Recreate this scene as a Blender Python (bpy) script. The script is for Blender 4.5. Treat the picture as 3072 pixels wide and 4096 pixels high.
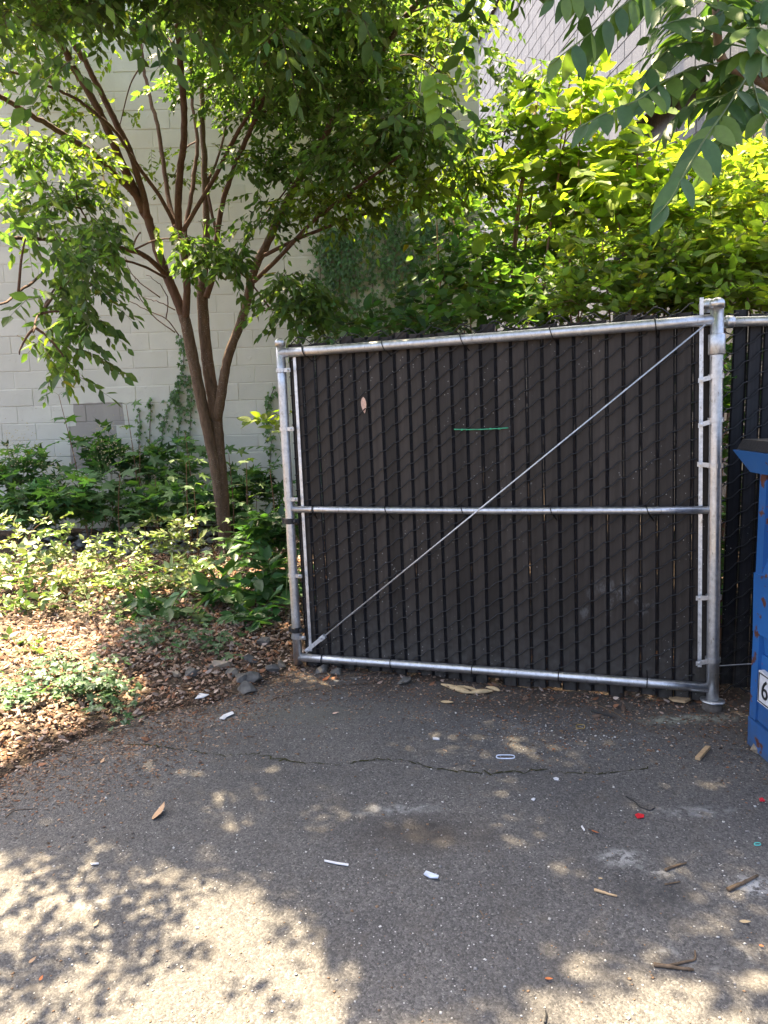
import bpy, math, random
import numpy as np
from mathutils import Vector, Matrix
rng = np.random.default_rng(11); random.seed(5)
SC = bpy.context.scene
for o in list(bpy.data.objects): bpy.data.objects.remove(o)
# ------------------------------------------------------------------ camera, sky, sun, exposure
FPX = 3000.0; PITCH = math.radians(8.3); ROLL = math.radians(1.6); CH = 1.5
cam = bpy.data.cameras.new('camera'); co = bpy.data.objects.new('camera', cam); SC.collection.objects.link(co)
cam.sensor_fit = 'VERTICAL'; cam.sensor_height = 36.0; cam.sensor_width = 27.0
cam.lens = FPX / 4096 * 36.0; cam.clip_start = 0.05; cam.clip_end = 2000
co.matrix_world = Matrix.Translation((0, 0, CH)) @ Matrix.Rotation(math.pi/2 - PITCH, 4, 'X') @ Matrix.Rotation(-ROLL, 4, 'Z')
SC.camera = co
SUN_EL = math.radians(66.5); SUN_AZ = math.radians(-40)      # azimuth from +Y, negative = towards -X
SD = np.array([math.sin(SUN_AZ)*math.cos(SUN_EL), math.cos(SUN_AZ)*math.cos(SUN_EL), math.sin(SUN_EL)])
W = bpy.data.worlds.new('World'); SC.world = W; W.use_nodes = True
nt = W.node_tree; bg = nt.nodes['Background']
sky = nt.nodes.new('ShaderNodeTexSky'); sky.sky_type = 'NISHITA'; sky.sun_disc = False
sky.sun_elevation = SUN_EL; sky.sun_rotation = SUN_AZ; sky.air_density = 0.6; sky.dust_density = 5.0; sky.ozone_density = 0.0
nt.links.new(sky.outputs[0], bg.inputs[0]); bg.inputs[1].default_value = 0.115
sl = bpy.data.lights.new('sun', 'SUN'); sl.energy = 5.0; sl.angle = math.radians(0.53); sl.color = (1.0, 0.82, 0.56)
so = bpy.data.objects.new('sun', sl); SC.collection.objects.link(so)
so.rotation_euler = Vector(-SD).to_track_quat('-Z', 'Y').to_euler(); so.location = (0, 0, 12)
vs = SC.view_settings; vs.view_transform = 'Standard'; vs.look = 'None'; vs.exposure = 2.9; vs.gamma = 1.0; vs.use_curve_mapping = False
try:
    SC.cycles.use_denoising = True; SC.cycles.max_bounces = 8; SC.cycles.transmission_bounces = 6; SC.cycles.diffuse_bounces = 5
    SC.cycles.sample_clamp_indirect = 6.0
except Exception: pass

# ------------------------------------------------------------------ geometry of the view (for measuring places from the photograph)
def rays(px, py):
    px = np.asarray(px, float); py = np.asarray(py, float)
    x = (px-1536)/FPX; y = -(py-2048)/FPX
    c, s = math.cos(-ROLL), math.sin(-ROLL)
    xr = c*x - s*y; yr = s*x + c*y; cp, sp = math.cos(PITCH), math.sin(PITCH)
    return np.stack([xr, cp+yr*sp, -sp+yr*cp], -1)
O = np.array([0, 0, CH])
def atY(px, py, y):
    r = rays(px, py); return O + r*(np.asarray(y, float)/r[..., 1])[..., None]
def atZ(px, py, z=0.0):
    r = rays(px, py); return O + r*((z-CH)/r[..., 2])[..., None]
def proj(p):
    v = np.asarray(p, float) - O; cp, sp = math.cos(PITCH), math.sin(PITCH)
    d = v[..., 1]*cp - v[..., 2]*sp; x = v[..., 0]/d; yy = (v[..., 1]*sp + v[..., 2]*cp)/d
    c, s = math.cos(ROLL), math.sin(ROLL)
    return 1536+FPX*(c*x-s*yy), 2048-FPX*(s*x+c*yy), d
def inpoly(x, y, poly):
    x = np.asarray(x); y = np.asarray(y); r = np.zeros(x.shape, bool); n = len(poly)
    for i in range(n):
        x1, y1 = poly[i]; x2, y2 = poly[(i+1) % n]
        c = ((y1 > y) != (y2 > y)) & (x < (x2-x1)*(y-y1)/((y2-y1) if y2 != y1 else 1e-9)+x1); r ^= c
    return r
def norm(v): return v/np.maximum(np.linalg.norm(v, axis=-1, keepdims=True), 1e-9)

# ------------------------------------------------------------------ object helpers
COL = SC.collection; WL = {}
def tag(o, label=None, cat=None, group=None, kind=None):
    if label: o['label'] = label
    if cat: o['category'] = cat
    if group: o['group'] = group
    if kind: o['kind'] = kind
    return o
def root(name, loc, label, cat, group=None, kind=None):
    o = bpy.data.objects.new(name, None); COL.objects.link(o); o.location = Vector(loc); o.empty_display_size = .05
    WL[o.name] = np.array(loc, float); return tag(o, label, cat, group, kind)
def mesh(name, v, f, smooth=False):
    m = bpy.data.meshes.new(name); m.from_pydata([tuple(map(float, p)) for p in v], [], f); m.update()
    if smooth: m.polygons.foreach_set('use_smooth', [True]*len(m.polygons))
    return m
def addo(name, me, mt, parent=None, loc=None, rot=None, kind=None):
    """link mesh me; loc is a world position (or None when the mesh is already relative to the parent)"""
    o = bpy.data.objects.new(name, me); COL.objects.link(o)
    if mt is not None and len(me.materials) == 0: me.materials.append(mt)
    pw = WL[parent.name] if parent else np.zeros(3)
    if parent: o.parent = parent
    if loc is not None: o.location = Vector(np.asarray(loc)-pw); WL[o.name] = np.array(loc, float)
    else: WL[o.name] = pw
    if rot is not None:
        o.rotation_mode = 'QUATERNION'; o.rotation_quaternion = Matrix(rot).to_quaternion()
    if kind: o['kind'] = kind
    return o
def part(name, v, f, mt, parent=None, smooth=False, kind=None):
    pw = WL[parent.name] if parent else np.zeros(3)
    return addo(name, mesh(name, np.asarray(v, float)-pw, f, smooth), mt, parent, None, None, kind)
def basis(x, z):
    x = norm(np.asarray(x, float)); z = np.asarray(z, float); y = norm(np.cross(z, x)); z = np.cross(x, y)
    return np.stack([x, y, z], 1)
class MB:
    def __init__(s): s.v = []; s.f = []
    def add(s, v, f):
        b = len(s.v); s.v += [tuple(p) for p in np.asarray(v, float)]; s.f += [tuple(i+b for i in q) for q in f]; return s
    def box(s, lo, hi, M=None, o=None):
        v = np.array([(x, y, z) for x in (lo[0], hi[0]) for y in (lo[1], hi[1]) for z in (lo[2], hi[2])], float)
        if M is not None: v = v @ np.asarray(M).T
        if o is not None: v = v + np.asarray(o)
        return s.add(v, [(0, 1, 3, 2), (4, 6, 7, 5), (0, 4, 5, 1), (2, 3, 7, 6), (0, 2, 6, 4), (1, 5, 7, 3)])
    def tube(s, pts, rad, n=8, cap=True):
        pts = np.asarray(pts, float); k = len(pts); rad = np.full(k, rad) if np.isscalar(rad) else np.asarray(rad, float)
        t = norm(np.gradient(pts, axis=0)); up = np.array([0, 0, 1.0]) if abs(t[0][2]) < .9 else np.array([1.0, 0, 0])
        a = norm(np.cross(t[0], up)); vv = []
        for i in range(k):
            a = norm(a - t[i]*np.dot(a, t[i])); b = np.cross(t[i], a)
            for j in range(n):
                th = 2*math.pi*j/n; vv.append(pts[i]+rad[i]*(math.cos(th)*a+math.sin(th)*b))
        f = [(i*n+j, i*n+(j+1) % n, (i+1)*n+(j+1) % n, (i+1)*n+j) for i in range(k-1) for j in range(n)]
        if cap: f += [tuple(range(n-1, -1, -1)), tuple(range((k-1)*n, k*n))]
        return s.add(vv, f)
    def lathe(s, prof, o, axis=(0, 0, 1), n=20):
        ax = norm(np.asarray(axis, float)); up = np.array([1.0, 0, 0]) if abs(ax[0]) < .9 else np.array([0, 1.0, 0])
        a = norm(np.cross(ax, up)); b = np.cross(ax, a); vv = []
        for r, h in prof:
            for j in range(n):
                th = 2*math.pi*j/n; vv.append(np.asarray(o)+ax*h+r*(math.cos(th)*a+math.sin(th)*b))
        k = len(prof); f = [(i*n+j, i*n+(j+1) % n, (i+1)*n+(j+1) % n, (i+1)*n+j) for i in range(k-1) for j in range(n)]
        f += [tuple(range(n-1, -1, -1)), tuple(range((k-1)*n, k*n))]
        return s.add(vv, f)
    def put(s, name, mt, parent=None, smooth=False, kind=None): return part(name, s.v, s.f, mt, parent, smooth, kind)
def smooth_path(p, m=5):
    p = np.asarray(p, float); q = np.vstack([2*p[0]-p[1], p, 2*p[-1]-p[-2]]); out = []
    for i in range(1, len(q)-2):
        for t in np.linspace(0, 1, m, endpoint=False):
            a, b, c, d = q[i-1], q[i], q[i+1], q[i+2]
            out.append(.5*(2*b+(c-a)*t+(2*a-5*b+4*c-d)*t*t+(3*b-a-3*c+d)*t**3))
    out.append(p[-1]); return np.array(out)

# ------------------------------------------------------------------ materials
class NM:
    def __init__(s, name):
        s.m = bpy.data.materials.new(name); s.m.use_nodes = True; s.t = s.m.node_tree; s.b = s.t.nodes['Principled BSDF']; s.out = s.t.nodes['Material Output']
    def n(s, ty, **k):
        nd = s.t.nodes.new(ty)
        for a, b in k.items(): setattr(nd, a, b)
        return nd
    def l(s, a, b): s.t.links.new(a, b)
    def pos(s):
        return s.n('ShaderNodeNewGeometry').outputs['Position']
    def obj(s): return s.n('ShaderNodeTexCoord').outputs['Object']
    def noise(s, vec, scale, detail=4, rough=.55, stretch=None):
        if stretch:
            mp = s.n('ShaderNodeMapping'); mp.inputs['Scale'].default_value = stretch; s.l(vec, mp.inputs[0]); vec = mp.outputs[0]
        nd = s.n('ShaderNodeTexNoise'); nd.inputs['Scale'].default_value = scale; nd.inputs['Detail'].default_value = detail; nd.inputs['Roughness'].default_value = rough
        s.l(vec, nd.inputs['Vector']); return nd.outputs['Fac']
    def vor(s, vec, scale, feature='F1'):
        nd = s.n('ShaderNodeTexVoronoi', feature=feature); nd.inputs['Scale'].default_value = scale; s.l(vec, nd.inputs['Vector']); return nd
    def ramp(s, fac, stops):
        nd = s.n('ShaderNodeValToRGB'); cr = nd.color_ramp
        while len(cr.elements) < len(stops): cr.elements.new(.5)
        for e, (p, c) in zip(cr.elements, stops):
            e.position = p; e.color = (c, c, c, 1) if np.isscalar(c) else (*c, 1)
        s.l(fac, nd.inputs[0]); return nd.outputs[0]
    def mix(s, fac, a, b, mode='MIX'):
        nd = s.n('ShaderNodeMix', data_type='RGBA', blend_type=mode)
        for v, i in ((fac, 0), (a, 6), (b, 7)):
            if hasattr(v, 'node'): s.l(v, nd.inputs[i])
            else: nd.inputs[i].default_value = v if i == 0 else (*v, 1)
        return nd.outputs[2]
    def math(s, op, a, b=0.0, clamp=False):
        nd = s.n('ShaderNodeMath', operation=op); nd.use_clamp = clamp
        for v, i in ((a, 0), (b, 1)):
            if hasattr(v, 'node'): s.l(v, nd.inputs[i])
            else: nd.inputs[i].default_value = v
        return nd.outputs[0]
    def bump(s, h, strength=.3, dist=.005):
        nd = s.n('ShaderNodeBump'); nd.inputs['Strength'].default_value = strength; nd.inputs['Distance'].default_value = dist
        s.l(h, nd.inputs['Height']); s.l(nd.outputs[0], s.b.inputs['Normal'])
    def base(s, c):
        if hasattr(c, 'node'): s.l(c, s.b.inputs['Base Color'])
        else: s.b.inputs['Base Color'].default_value = (*c, 1)
        return s
    def set(s, rough=.5, metal=0.0, spec=.5):
        s.b.inputs['Roughness'].default_value = rough; s.b.inputs['Metallic'].default_value = metal; s.b.inputs['Specular IOR Level'].default_value = spec; return s
def simple(name, c, rough=.6, metal=0.0, spec=.5, var=.25, scale=30, bump=0.0):
    k = NM(name).set(rough, metal, spec); n = k.noise(k.obj(), scale)
    c = np.array(c); k.base(k.ramp(n, [(.3, tuple(c*(1-var))), (.7, tuple(c*(1+var)))]))
    if bump: k.bump(n, bump)
    return k.m
def leafmat(name, gloss=.45, trans=.42, tcol=(2.5, 2.5, .8), spec=.45):
    k = NM(name).set(gloss, 0, spec); at = k.n('ShaderNodeAttribute', attribute_name='Col').outputs['Color']
    n = k.noise(k.pos(), 60, 2); c = k.mix(.25, at, k.ramp(n, [(.3, .55), (.75, 1.3)]), 'MULTIPLY'); k.base(c)
    tr = k.n('ShaderNodeBsdfTranslucent'); k.l(k.mix(1.0, c, tcol, 'MULTIPLY'), tr.inputs[0])
    mx = k.n('ShaderNodeMixShader'); mx.inputs[0].default_value = trans
    k.l(k.b.outputs[0], mx.inputs[1]); k.l(tr.outputs[0], mx.inputs[2]); k.l(mx.outputs[0], k.out.inputs[0]); return k.m
M = {}
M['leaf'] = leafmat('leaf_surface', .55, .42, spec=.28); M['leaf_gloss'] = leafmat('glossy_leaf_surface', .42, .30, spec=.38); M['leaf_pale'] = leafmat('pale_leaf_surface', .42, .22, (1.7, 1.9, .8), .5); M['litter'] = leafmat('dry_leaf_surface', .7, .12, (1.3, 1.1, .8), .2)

def asphalt():
    k = NM('worn_asphalt').set(.85, 0, .3); p = k.pos()
    v = k.vor(p, 150); agg = k.ramp(v.outputs['Color'], [(.0, (.055, .0535, .052)), (.45, (.097, .094, .090)), (.8, (.135, .130, .122)), (1, (.21, .20, .185))])
    v2 = k.vor(p, 420); fine = k.ramp(v2.outputs['Color'], [(.2, .72), (.9, 1.25)])
    c = k.mix(1.0, agg, fine, 'MULTIPLY')
    big = k.noise(p, 1.1, 5, .6); c = k.mix(1.0, c, k.ramp(big, [(.3, (.72, .72, .73)), (.55, (1.0, .98, .96)), (.75, (1.28, 1.22, 1.14))]), 'MULTIPLY')
    md = k.noise(p, 7, 5, .65); c = k.mix(k.ramp(md, [(.52, 0.0), (.75, .45)]), c, (.085, .074, .06))
    # pale chips set in the surface
    v3 = k.vor(p, 60); m1 = k.math('LESS_THAN', v3.outputs['Distance'], .15); m2 = k.math('GREATER_THAN', k.n('ShaderNodeSeparateColor').outputs[0], .9)
    sp = m2.node.inputs[0].links[0].from_node; k.l(v3.outputs['Color'], sp.inputs[0]); m2.node.inputs[1].default_value = .88
    c = k.mix(k.math('MULTIPLY', m1, m2), c, (.42, .40, .37))
    # dirt blown against the gate
    sx = k.n('ShaderNodeSeparateXYZ'); k.l(p, sx.inputs[0])
    g = k.math('ADD', k.math('MULTIPLY', sx.outputs[0], .36), sx.outputs[1]); g = k.math('ADD', g, k.math('MULTIPLY', k.noise(p, 3.2, 5), .9))
    c = k.mix(k.ramp(k.math('SUBTRACT', g, 3.9), [(.0, 0.0), (.62, .75)]), c, (.062, .046, .032))
    # patches of pale mineral stain
    st = k.math('MULTIPLY', k.ramp(k.noise(p, 1.7, 6, .7), [(.60, 0.0), (.68, 1.0)]), k.ramp(k.noise(p, 26, 3), [(.5, 0.0), (.6, .6)]))
    c = k.mix(st, c, (.26, .26, .25))
    def blot(px, py, rx, ry, colr, amt, sc=14, lo=.42, hi=.62):
        q = atZ(float(px), float(py)); mp = k.n('ShaderNodeMapping'); mp.inputs['Location'].default_value = (-q[0]/rx, -q[1]/ry, 0); mp.inputs['Scale'].default_value = (1/rx, 1/ry, 0); k.l(p, mp.inputs[0])
        ln = k.n('ShaderNodeVectorMath', operation='LENGTH'); k.l(mp.outputs[0], ln.inputs[0]); rad = k.math('ADD', ln.outputs['Value'], k.math('MULTIPLY', k.math('SUBTRACT', k.noise(p, 9, 4), .5), .9))
        return k.mix(k.math('MULTIPLY', k.ramp(rad, [(.25, amt), (1.0, 0.0)]), k.ramp(k.noise(p, sc, 5, .7), [(lo, 0.0), (hi, 1.0)])), c, colr)
    c = blot(1680, 3330, .34, .16, (.045, .038, .032), .75, 6, .2, .5); c = blot(1600, 3235, .22, .05, (.3, .3, .29), .6, 20); c = blot(2490, 3425, .10, .06, (.4, .4, .38), .6, 34, .45, .55); c = blot(2625, 3480, .08, .06, (.36, .36, .34), .5, 34, .5, .6)
    c = blot(2620, 3570, .16, .12, (.03, .03, .03), .7, 8, .3, .55); c = blot(3010, 3530, .08, .06, (.5, .5, .48), .7, 30, .45, .52); c = blot(2780, 3240, .20, .05, (.34, .34, .33), .6, 24); c = blot(880, 2870, .16, .09, (.3, .29, .26), .6, 16); c = blot(1250, 2850, .5, .16, (.10, .10, .085), .7, 5, .2, .6)
    c = blot(2750, 2875, .30, .06, (.30, .31, .24), .85, 26, .4, .56); c = blot(2250, 2800, .6, .10, (.035, .028, .02), .7, 10, .3, .6); k.base(c)
    h = k.math('ADD', k.math('MULTIPLY', v.outputs['Distance'], -.9), k.math('MULTIPLY', v2.outputs['Distance'], -.4)); k.bump(h, .6, .004); return k.m
M['asphalt'] = asphalt()
def soilm():
    k = NM('dark_soil').set(.95, 0, .15); p = k.pos(); n = k.noise(p, 22, 6, .7)
    k.base(k.mix(k.ramp(k.noise(p, 5), [(.4, 0.0), (.7, 1.0)]), k.ramp(n, [(.3, (.02, .014, .01)), (.7, (.085, .058, .038))]), (.075, .06, .045))); k.bump(n, .9, .02); return k.m
M['soil'] = soilm()
def whitewall():
    k = NM('cream_painted_block').set(.62, 0, .35); p = k.pos(); n = k.noise(p, 3, 5); c = k.ramp(n, [(.3, (.50, .50, .435)), (.7, (.56, .56, .49))])
    sx = k.n('ShaderNodeSeparateXYZ'); k.l(p, sx.inputs[0]); x, z = sx.outputs[0], sx.outputs[2]
    # a patch of greyer touch-up paint near the ground
    wob = k.math('MULTIPLY', k.math('SUBTRACT', k.noise(p, 4, 2), .5), .06)
    def boxm(x0, x1, z0, z1):
        a = k.math('GREATER_THAN', k.math('ADD', x, wob), x0); b = k.math('LESS_THAN', k.math('ADD', x, wob), x1)
        c_ = k.math('GREATER_THAN', z, z0); d = k.math('LESS_THAN', k.math('ADD', z, wob), z1)
        return k.math('MULTIPLY', k.math('MULTIPLY', a, b), k.math('MULTIPLY', c_, d))
    A = atY(np.array([300., 497.]), np.array([1613., 1613.]), 9.05); B = atY(np.array([278., 485.]), np.array([1705., 1870.]), 9.05)
    mm = k.math('MAXIMUM', boxm(A[0, 0], A[1, 0], B[0, 2], A[0, 2]), boxm(B[0, 0], B[1, 0], B[1, 2], B[0, 2]))
    c = k.mix(mm, c, (.30, .28, .25)); c = k.mix(1.0, c, k.ramp(k.n('ShaderNodeObjectInfo').outputs['Random'], [(0, .94), (1, 1.05)]), 'MULTIPLY')
    st = k.ramp(k.noise(p, 1.2, 4, .6, (3, 3, .35)), [(.55, 0.0), (.8, .35)]); c = k.mix(st, c, (.43, .42, .35)); k.base(c)
    k.bump(k.math('ADD', k.noise(p, 45, 5, .7), k.math('MULTIPLY', k.ramp(k.noise(p, 16, 3), [(.62, 0.0), (.70, 1.0)]), .8)), .45, .006); return k.m
M['cream'] = whitewall()
def darkwall():
    k = NM('charcoal_painted_block').set(.48, 0, .6); p = k.pos(); n = k.noise(p, 2.5, 5)
    c = k.ramp(n, [(.3, (.030, .0295, .031)), (.7, (.052, .050, .051))])
    c = k.mix(1.0, c, k.ramp(k.n('ShaderNodeObjectInfo').outputs['Random'], [(0, .78), (1, 1.2)]), 'MULTIPLY'); dr = k.ramp(k.noise(p, 5, 4, .7, (4, 4, .12)), [(.56, 0.0), (.68, .6)]); c = k.mix(dr, c, (.15, .147, .142))
    sp = k.ramp(k.noise(p, 55, 2), [(.62, 0.0), (.70, .75)]); c = k.mix(sp, c, (.2, .195, .19)); k.base(c); k.bump(k.noise(p, 60, 5, .7), .5, .006); return k.m
M['char'] = darkwall()
def galv(name, base=.55, rough=.36):
    k = NM(name).set(rough, .92, .5); p = k.pos(); n = k.noise(p, 45, 4, .6); n2 = k.noise(p, 6, 3)
    c = k.ramp(n, [(.3, (base*.82, base*.83, base*.84)), (.7, (base*1.2, base*1.2, base*1.2))])
    c = k.mix(k.ramp(k.noise(p, 90, 3, .7, (1, 1, .3)), [(.60, 0.0), (.70, .6)]), c, (.16, .13, .1)); k.base(c)
    k.l(k.ramp(n2, [(.3, rough*.8), (.7, rough*1.35)]), k.b.inputs['Roughness']); k.bump(n, .12, .002); return k.m
M['galv'] = galv('galvanised_steel'); M['galv_light'] = galv('bright_galvanised_strip', .68, .45)
def slatm(name, c0, c1):
    k = NM(name).set(.5, 0, .22); p = k.pos(); o = k.obj(); n = k.noise(p, 9, 4, .6, (6, 6, .25))
    oi = k.n('ShaderNodeObjectInfo').outputs['Random']
    c = k.mix(1.0, k.ramp(n, [(.3, c0), (.72, c1)]), k.ramp(oi, [(0, .62), (1, 1.3)]), 'MULTIPLY')
    sx = k.n('ShaderNodeSeparateXYZ'); k.l(p, sx.inputs[0])
    # splashed mud and spatter near the foot, bird-lime flecks and scratches
    mud = k.math('MULTIPLY', k.ramp(k.math('ADD', sx.outputs[2], k.math('MULTIPLY', k.noise(p, 8, 4), .3)), [(.22, .75), (.62, 0.0)]), k.ramp(k.noise(p, 30, 4), [(.4, .3), (.65, 1.0)]))
    c = k.mix(mud, c, (.075, .070, .062))
    v = k.vor(p, 42); fl = k.math('MULTIPLY', k.math('LESS_THAN', v.outputs['Distance'], .11), k.ramp(k.noise(p, 1.6, 3), [(.48, 0.0), (.60, 1.0)])); c = k.mix(k.math('MULTIPLY', fl, .8), c, (.4, .39, .36))
    q = atY(2470., 2440., 3.60); mp = k.n('ShaderNodeMapping'); mp.inputs['Location'].default_value = (-q[0]/.24, 0, -q[2]/.20); mp.inputs['Scale'].default_value = (1/.24, 0, 1/.20); k.l(p, mp.inputs[0]); ln = k.n('ShaderNodeVectorMath', operation='LENGTH'); k.l(mp.outputs[0], ln.inputs[0])
    sf = k.math('MULTIPLY', k.ramp(ln.outputs['Value'], [(.5, 1.0), (1.0, 0.0)]), k.ramp(k.noise(p, 11, 6, .75, (1, 1, .7)), [(.54, 0.0), (.62, .55)])); c = k.mix(sf, c, (.17, .165, .158))
    sc = k.math('MULTIPLY', k.ramp(k.noise(p, 34, 5, .75), [(.66, 0.0), (.69, 1.0)]), k.ramp(k.noise(p, 2.4, 2), [(.62, 0.0), (.70, .6)])); c = k.mix(sc, c, (.3, .3, .29)); k.base(c)
    k.bump(k.noise(p, 20, 3, .5, (8, 8, .1)), .15, .002); return k.m
M['slat'] = slatm('dark_brown_slat_plastic', (.026, .0205, .0165), (.046, .037, .030)); M['slat_black'] = slatm('black_slat_plastic', (.012, .012, .013), (.026, .025, .026))
M['rib'] = simple('slat_edge_plastic', (.018, .017, .0185), .42, 0, .4, .3)
M['wire'] = simple('black_vinyl_wire', (.008, .008, .009), .42, 0, .5, .3, 60)
M['black'] = simple('black_painted_metal', (.012, .012, .013), .45); M['concrete'] = simple('dirty_concrete', (.11, .095, .08), .9, 0, .2, .4, 25, .6)
def barkm(name, c0, c1, lich):
    k = NM(name).set(.85, 0, .25); p = k.pos(); n = k.noise(p, 14, 5, .65, (3, 3, .8)); c = k.ramp(n, [(.3, c0), (.7, c1)])
    l = k.math('MULTIPLY', k.ramp(k.noise(p, 75, 3, .6, (1, 1, 2.2)), [(.60, 0.0), (.66, 1.0)]), k.ramp(k.noise(p, 4, 3), [(.42, 0.0), (.58, lich)])); c = k.mix(l, c, (.30, .29, .25)); k.base(c)
    k.bump(k.math('ADD', n, k.noise(p, 70, 4)), .6, .008); return k.m
M['bark'] = barkm('lichen_spotted_bark', (.06, .04, .028), (.15, .10, .07), .95); M['bark_up'] = barkm('reddish_branch_bark', (.06, .032, .022), (.13, .078, .055), .25)
M['twig'] = simple('brown_twig', (.07, .045, .03), .8); M['stem_green'] = simple('green_stem', (.10, .14, .04), .6); M['stem_red'] = simple('reddish_stem', (.16, .08, .04), .65)
M['ail_branch'] = barkm('tan_smooth_bark', (.11, .075, .05), (.2, .14, .095), .2)
def bluem():
    k = NM('chipped_blue_paint').set(.42, 0, .5); p = k.pos(); n = k.noise(p, 3, 4); c = k.ramp(n, [(.3, (.014, .08, .25)), (.7, (.022, .125, .36))])
    sx = k.n('ShaderNodeSeparateXYZ'); k.l(p, sx.inputs[0])
    grime = k.ramp(k.math('ADD', sx.outputs[2], k.math('MULTIPLY', k.noise(p, 9, 5), .35)), [(.14, .8), (.40, 0.0)]); c = k.mix(k.math('MULTIPLY', grime, k.ramp(k.noise(p, 30, 4), [(.35, .35), (.65, 1.0)])), c, (.07, .075, .06))
    ru = k.ramp(k.noise(p, 15, 5, .6), [(.60, 0.0), (.63, 1.0)]); c = k.mix(ru, c, (.10, .035, .018))
    rd = k.ramp(k.noise(p, 24, 3), [(.72, 0.0), (.74, 1.0)]); c = k.mix(rd, c, (.35, .02, .015)); k.base(c); k.bump(k.math('ADD', ru, k.noise(p, 8, 3)), .3, .004); return k.m
M['blue'] = bluem(); M['lid'] = simple('black_lid_plastic', (.014, .014, .015), .55, 0, .4, .25, 80, .3)
M['white'] = simple('white_plastic', (.58, .58, .59), .55, 0, .4, .14); M['paper'] = simple('white_paper', (.62, .61, .6), .9, 0, .2, .12)
M['stone'] = simple('grey_stone', (.11, .102, .09), .95, 0, .12, .5, 14, .9); M['palestone'] = simple('buff_stone', (.27, .22, .16), .9, 0, .3, .35, 14, .6)
M['wood'] = simple('split_wood', (.42, .29, .16), .8, 0, .2, .25, 40, .4); M['stick'] = simple('dead_stick', (.12, .085, .055), .9, 0, .2, .4, 40, .4); M['husk'] = simple('dried_husk', (.45, .33, .18), .7, 0, .3, .3, 30, .3)
M['green_band'] = simple('green_tie_plastic', (.05, .33, .16), .4); M['red'] = simple('red_plastic', (.55, .02, .03), .4); M['orange'] = simple('orange_leaf', (.42, .13, .04), .7); M['tan'] = simple('tan_leaf', (.42, .26, .14), .7); M['pink'] = simple('pinkish_dry_leaf', (.62, .40, .30), .7)
M['chip'] = leafmat('chip_surface', .8, .0, spec=.2); M['clear'] = simple('milky_plastic', (.55, .6, .7), .25); M['moss'] = simple('moss_in_crack', (.035, .035, .014), .95, 0, .1, .5, 40, .8); M['teal'] = simple('teal_plastic', (.1, .5, .45), .4); M['yellow'] = simple('yellow_rubber', (.3, .2, .05), .5)
M['chalk'] = simple('pale_stain', (.38, .39, .36), .95, 0, .1, .35, 60, .3)
M['seed'] = simple('pale_seed_head', (.42, .38, .22), .8)

# ------------------------------------------------------------------ leaf templates (length 1 along X, normal Z)
def tmpl_oval(w=.42, fold=.10, droop=.10, detail=2):
    if detail == 1:
        v = [(0, 0, 0), (.5, 0, -fold*.6), (1, 0, -droop), (.42, -w/2, .0), (.42, w/2, .0)]; f = [(0, 3, 1), (0, 1, 4), (3, 2, 1), (1, 2, 4)]
    else:
        xs = [.32, .68]; ws = [w/2, w*.36]; d = [-droop*.15, -droop*.5]
        v = [(0, 0, 0), (xs[0], 0, d[0]-fold*.5), (xs[1], 0, d[1]-fold*.4), (1, 0, -droop)]
        for x, ww, dd in zip(xs, ws, d): v += [(x, -ww, dd+fold*.3), (x, ww, dd+fold*.3)]
        f = [(0, 4, 1), (0, 1, 5), (1, 4, 6, 2), (5, 1, 2, 7), (2, 6, 3), (2, 3, 7)]
    return np.array(v, float), f
def tmpl_big(w=.4, droop=.12):
    st = [(.0, .12), (.10, .62), (.28, .98), (.48, 1.0), (.68, .78), (.85, .42), (1.0, 0.0)]
    v = []; f = []
    for x, q in st: y = q*w/2; z = -droop*x*x; v += [(x, -y, z+.10*y), (x, 0, z-.05*w), (x, y, z+.10*y)]
    for i in range(len(st)-1): a = i*3; f += [(a, a+3, a+4, a+1), (a+1, a+4, a+5, a+2)]
    return np.array(v, float), f
def tmpl_lobed(lobes, depth=.45, base=.0):
    """palmate outline: lobes = [(angle_deg, length)]"""
    out = []
    for i, (a, L) in enumerate(lobes):
        a = math.radians(a)
        for da, r in ((-.18, .62), (-.10, .80), (0, 1.0), (.10, .80), (.18, .62)): out.append((math.cos(a+da)*L*r, math.sin(a+da)*L*r))
        if i < len(lobes)-1:
            b = math.radians((lobes[i][0]+lobes[i+1][0])/2); r = min(L, lobes[i+1][1])*depth; out.append((math.cos(b)*r, math.sin(b)*r))
    v = [(0, 0, 0)]+[(x+.30, y, -.10*(x*x+y*y)+.05*math.sin(7*math.atan2(y, x))) for x, y in out]; v[0] = (.30, 0, .02)
    n = len(out); f = [(0, i+1, i+2) for i in range(n-1)]+[(0, n, 1)]
    return np.array(v, float)*[.72, .72, .72], f
T_ELM = tmpl_oval(.50, .12, .14); T_ELM1 = tmpl_oval(.50, .12, .14, 1); T_OV = tmpl_oval(.56, .10, .10); T_BIG = tmpl_big(.40, .16); T_WIDE = tmpl_big(.52, .14)
T_MAPLE = tmpl_lobed([(-118, .55), (-60, .85), (0, 1.0), (60, .85), (118, .55)], .52); T_IVY = tmpl_lobed([(-125, .45), (-55, .62), (0, .9), (55, .62), (125, .45)], .62)
T_CURL = (tmpl_oval(.5, -.35, -.25)[0], tmpl_oval()[1])

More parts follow.
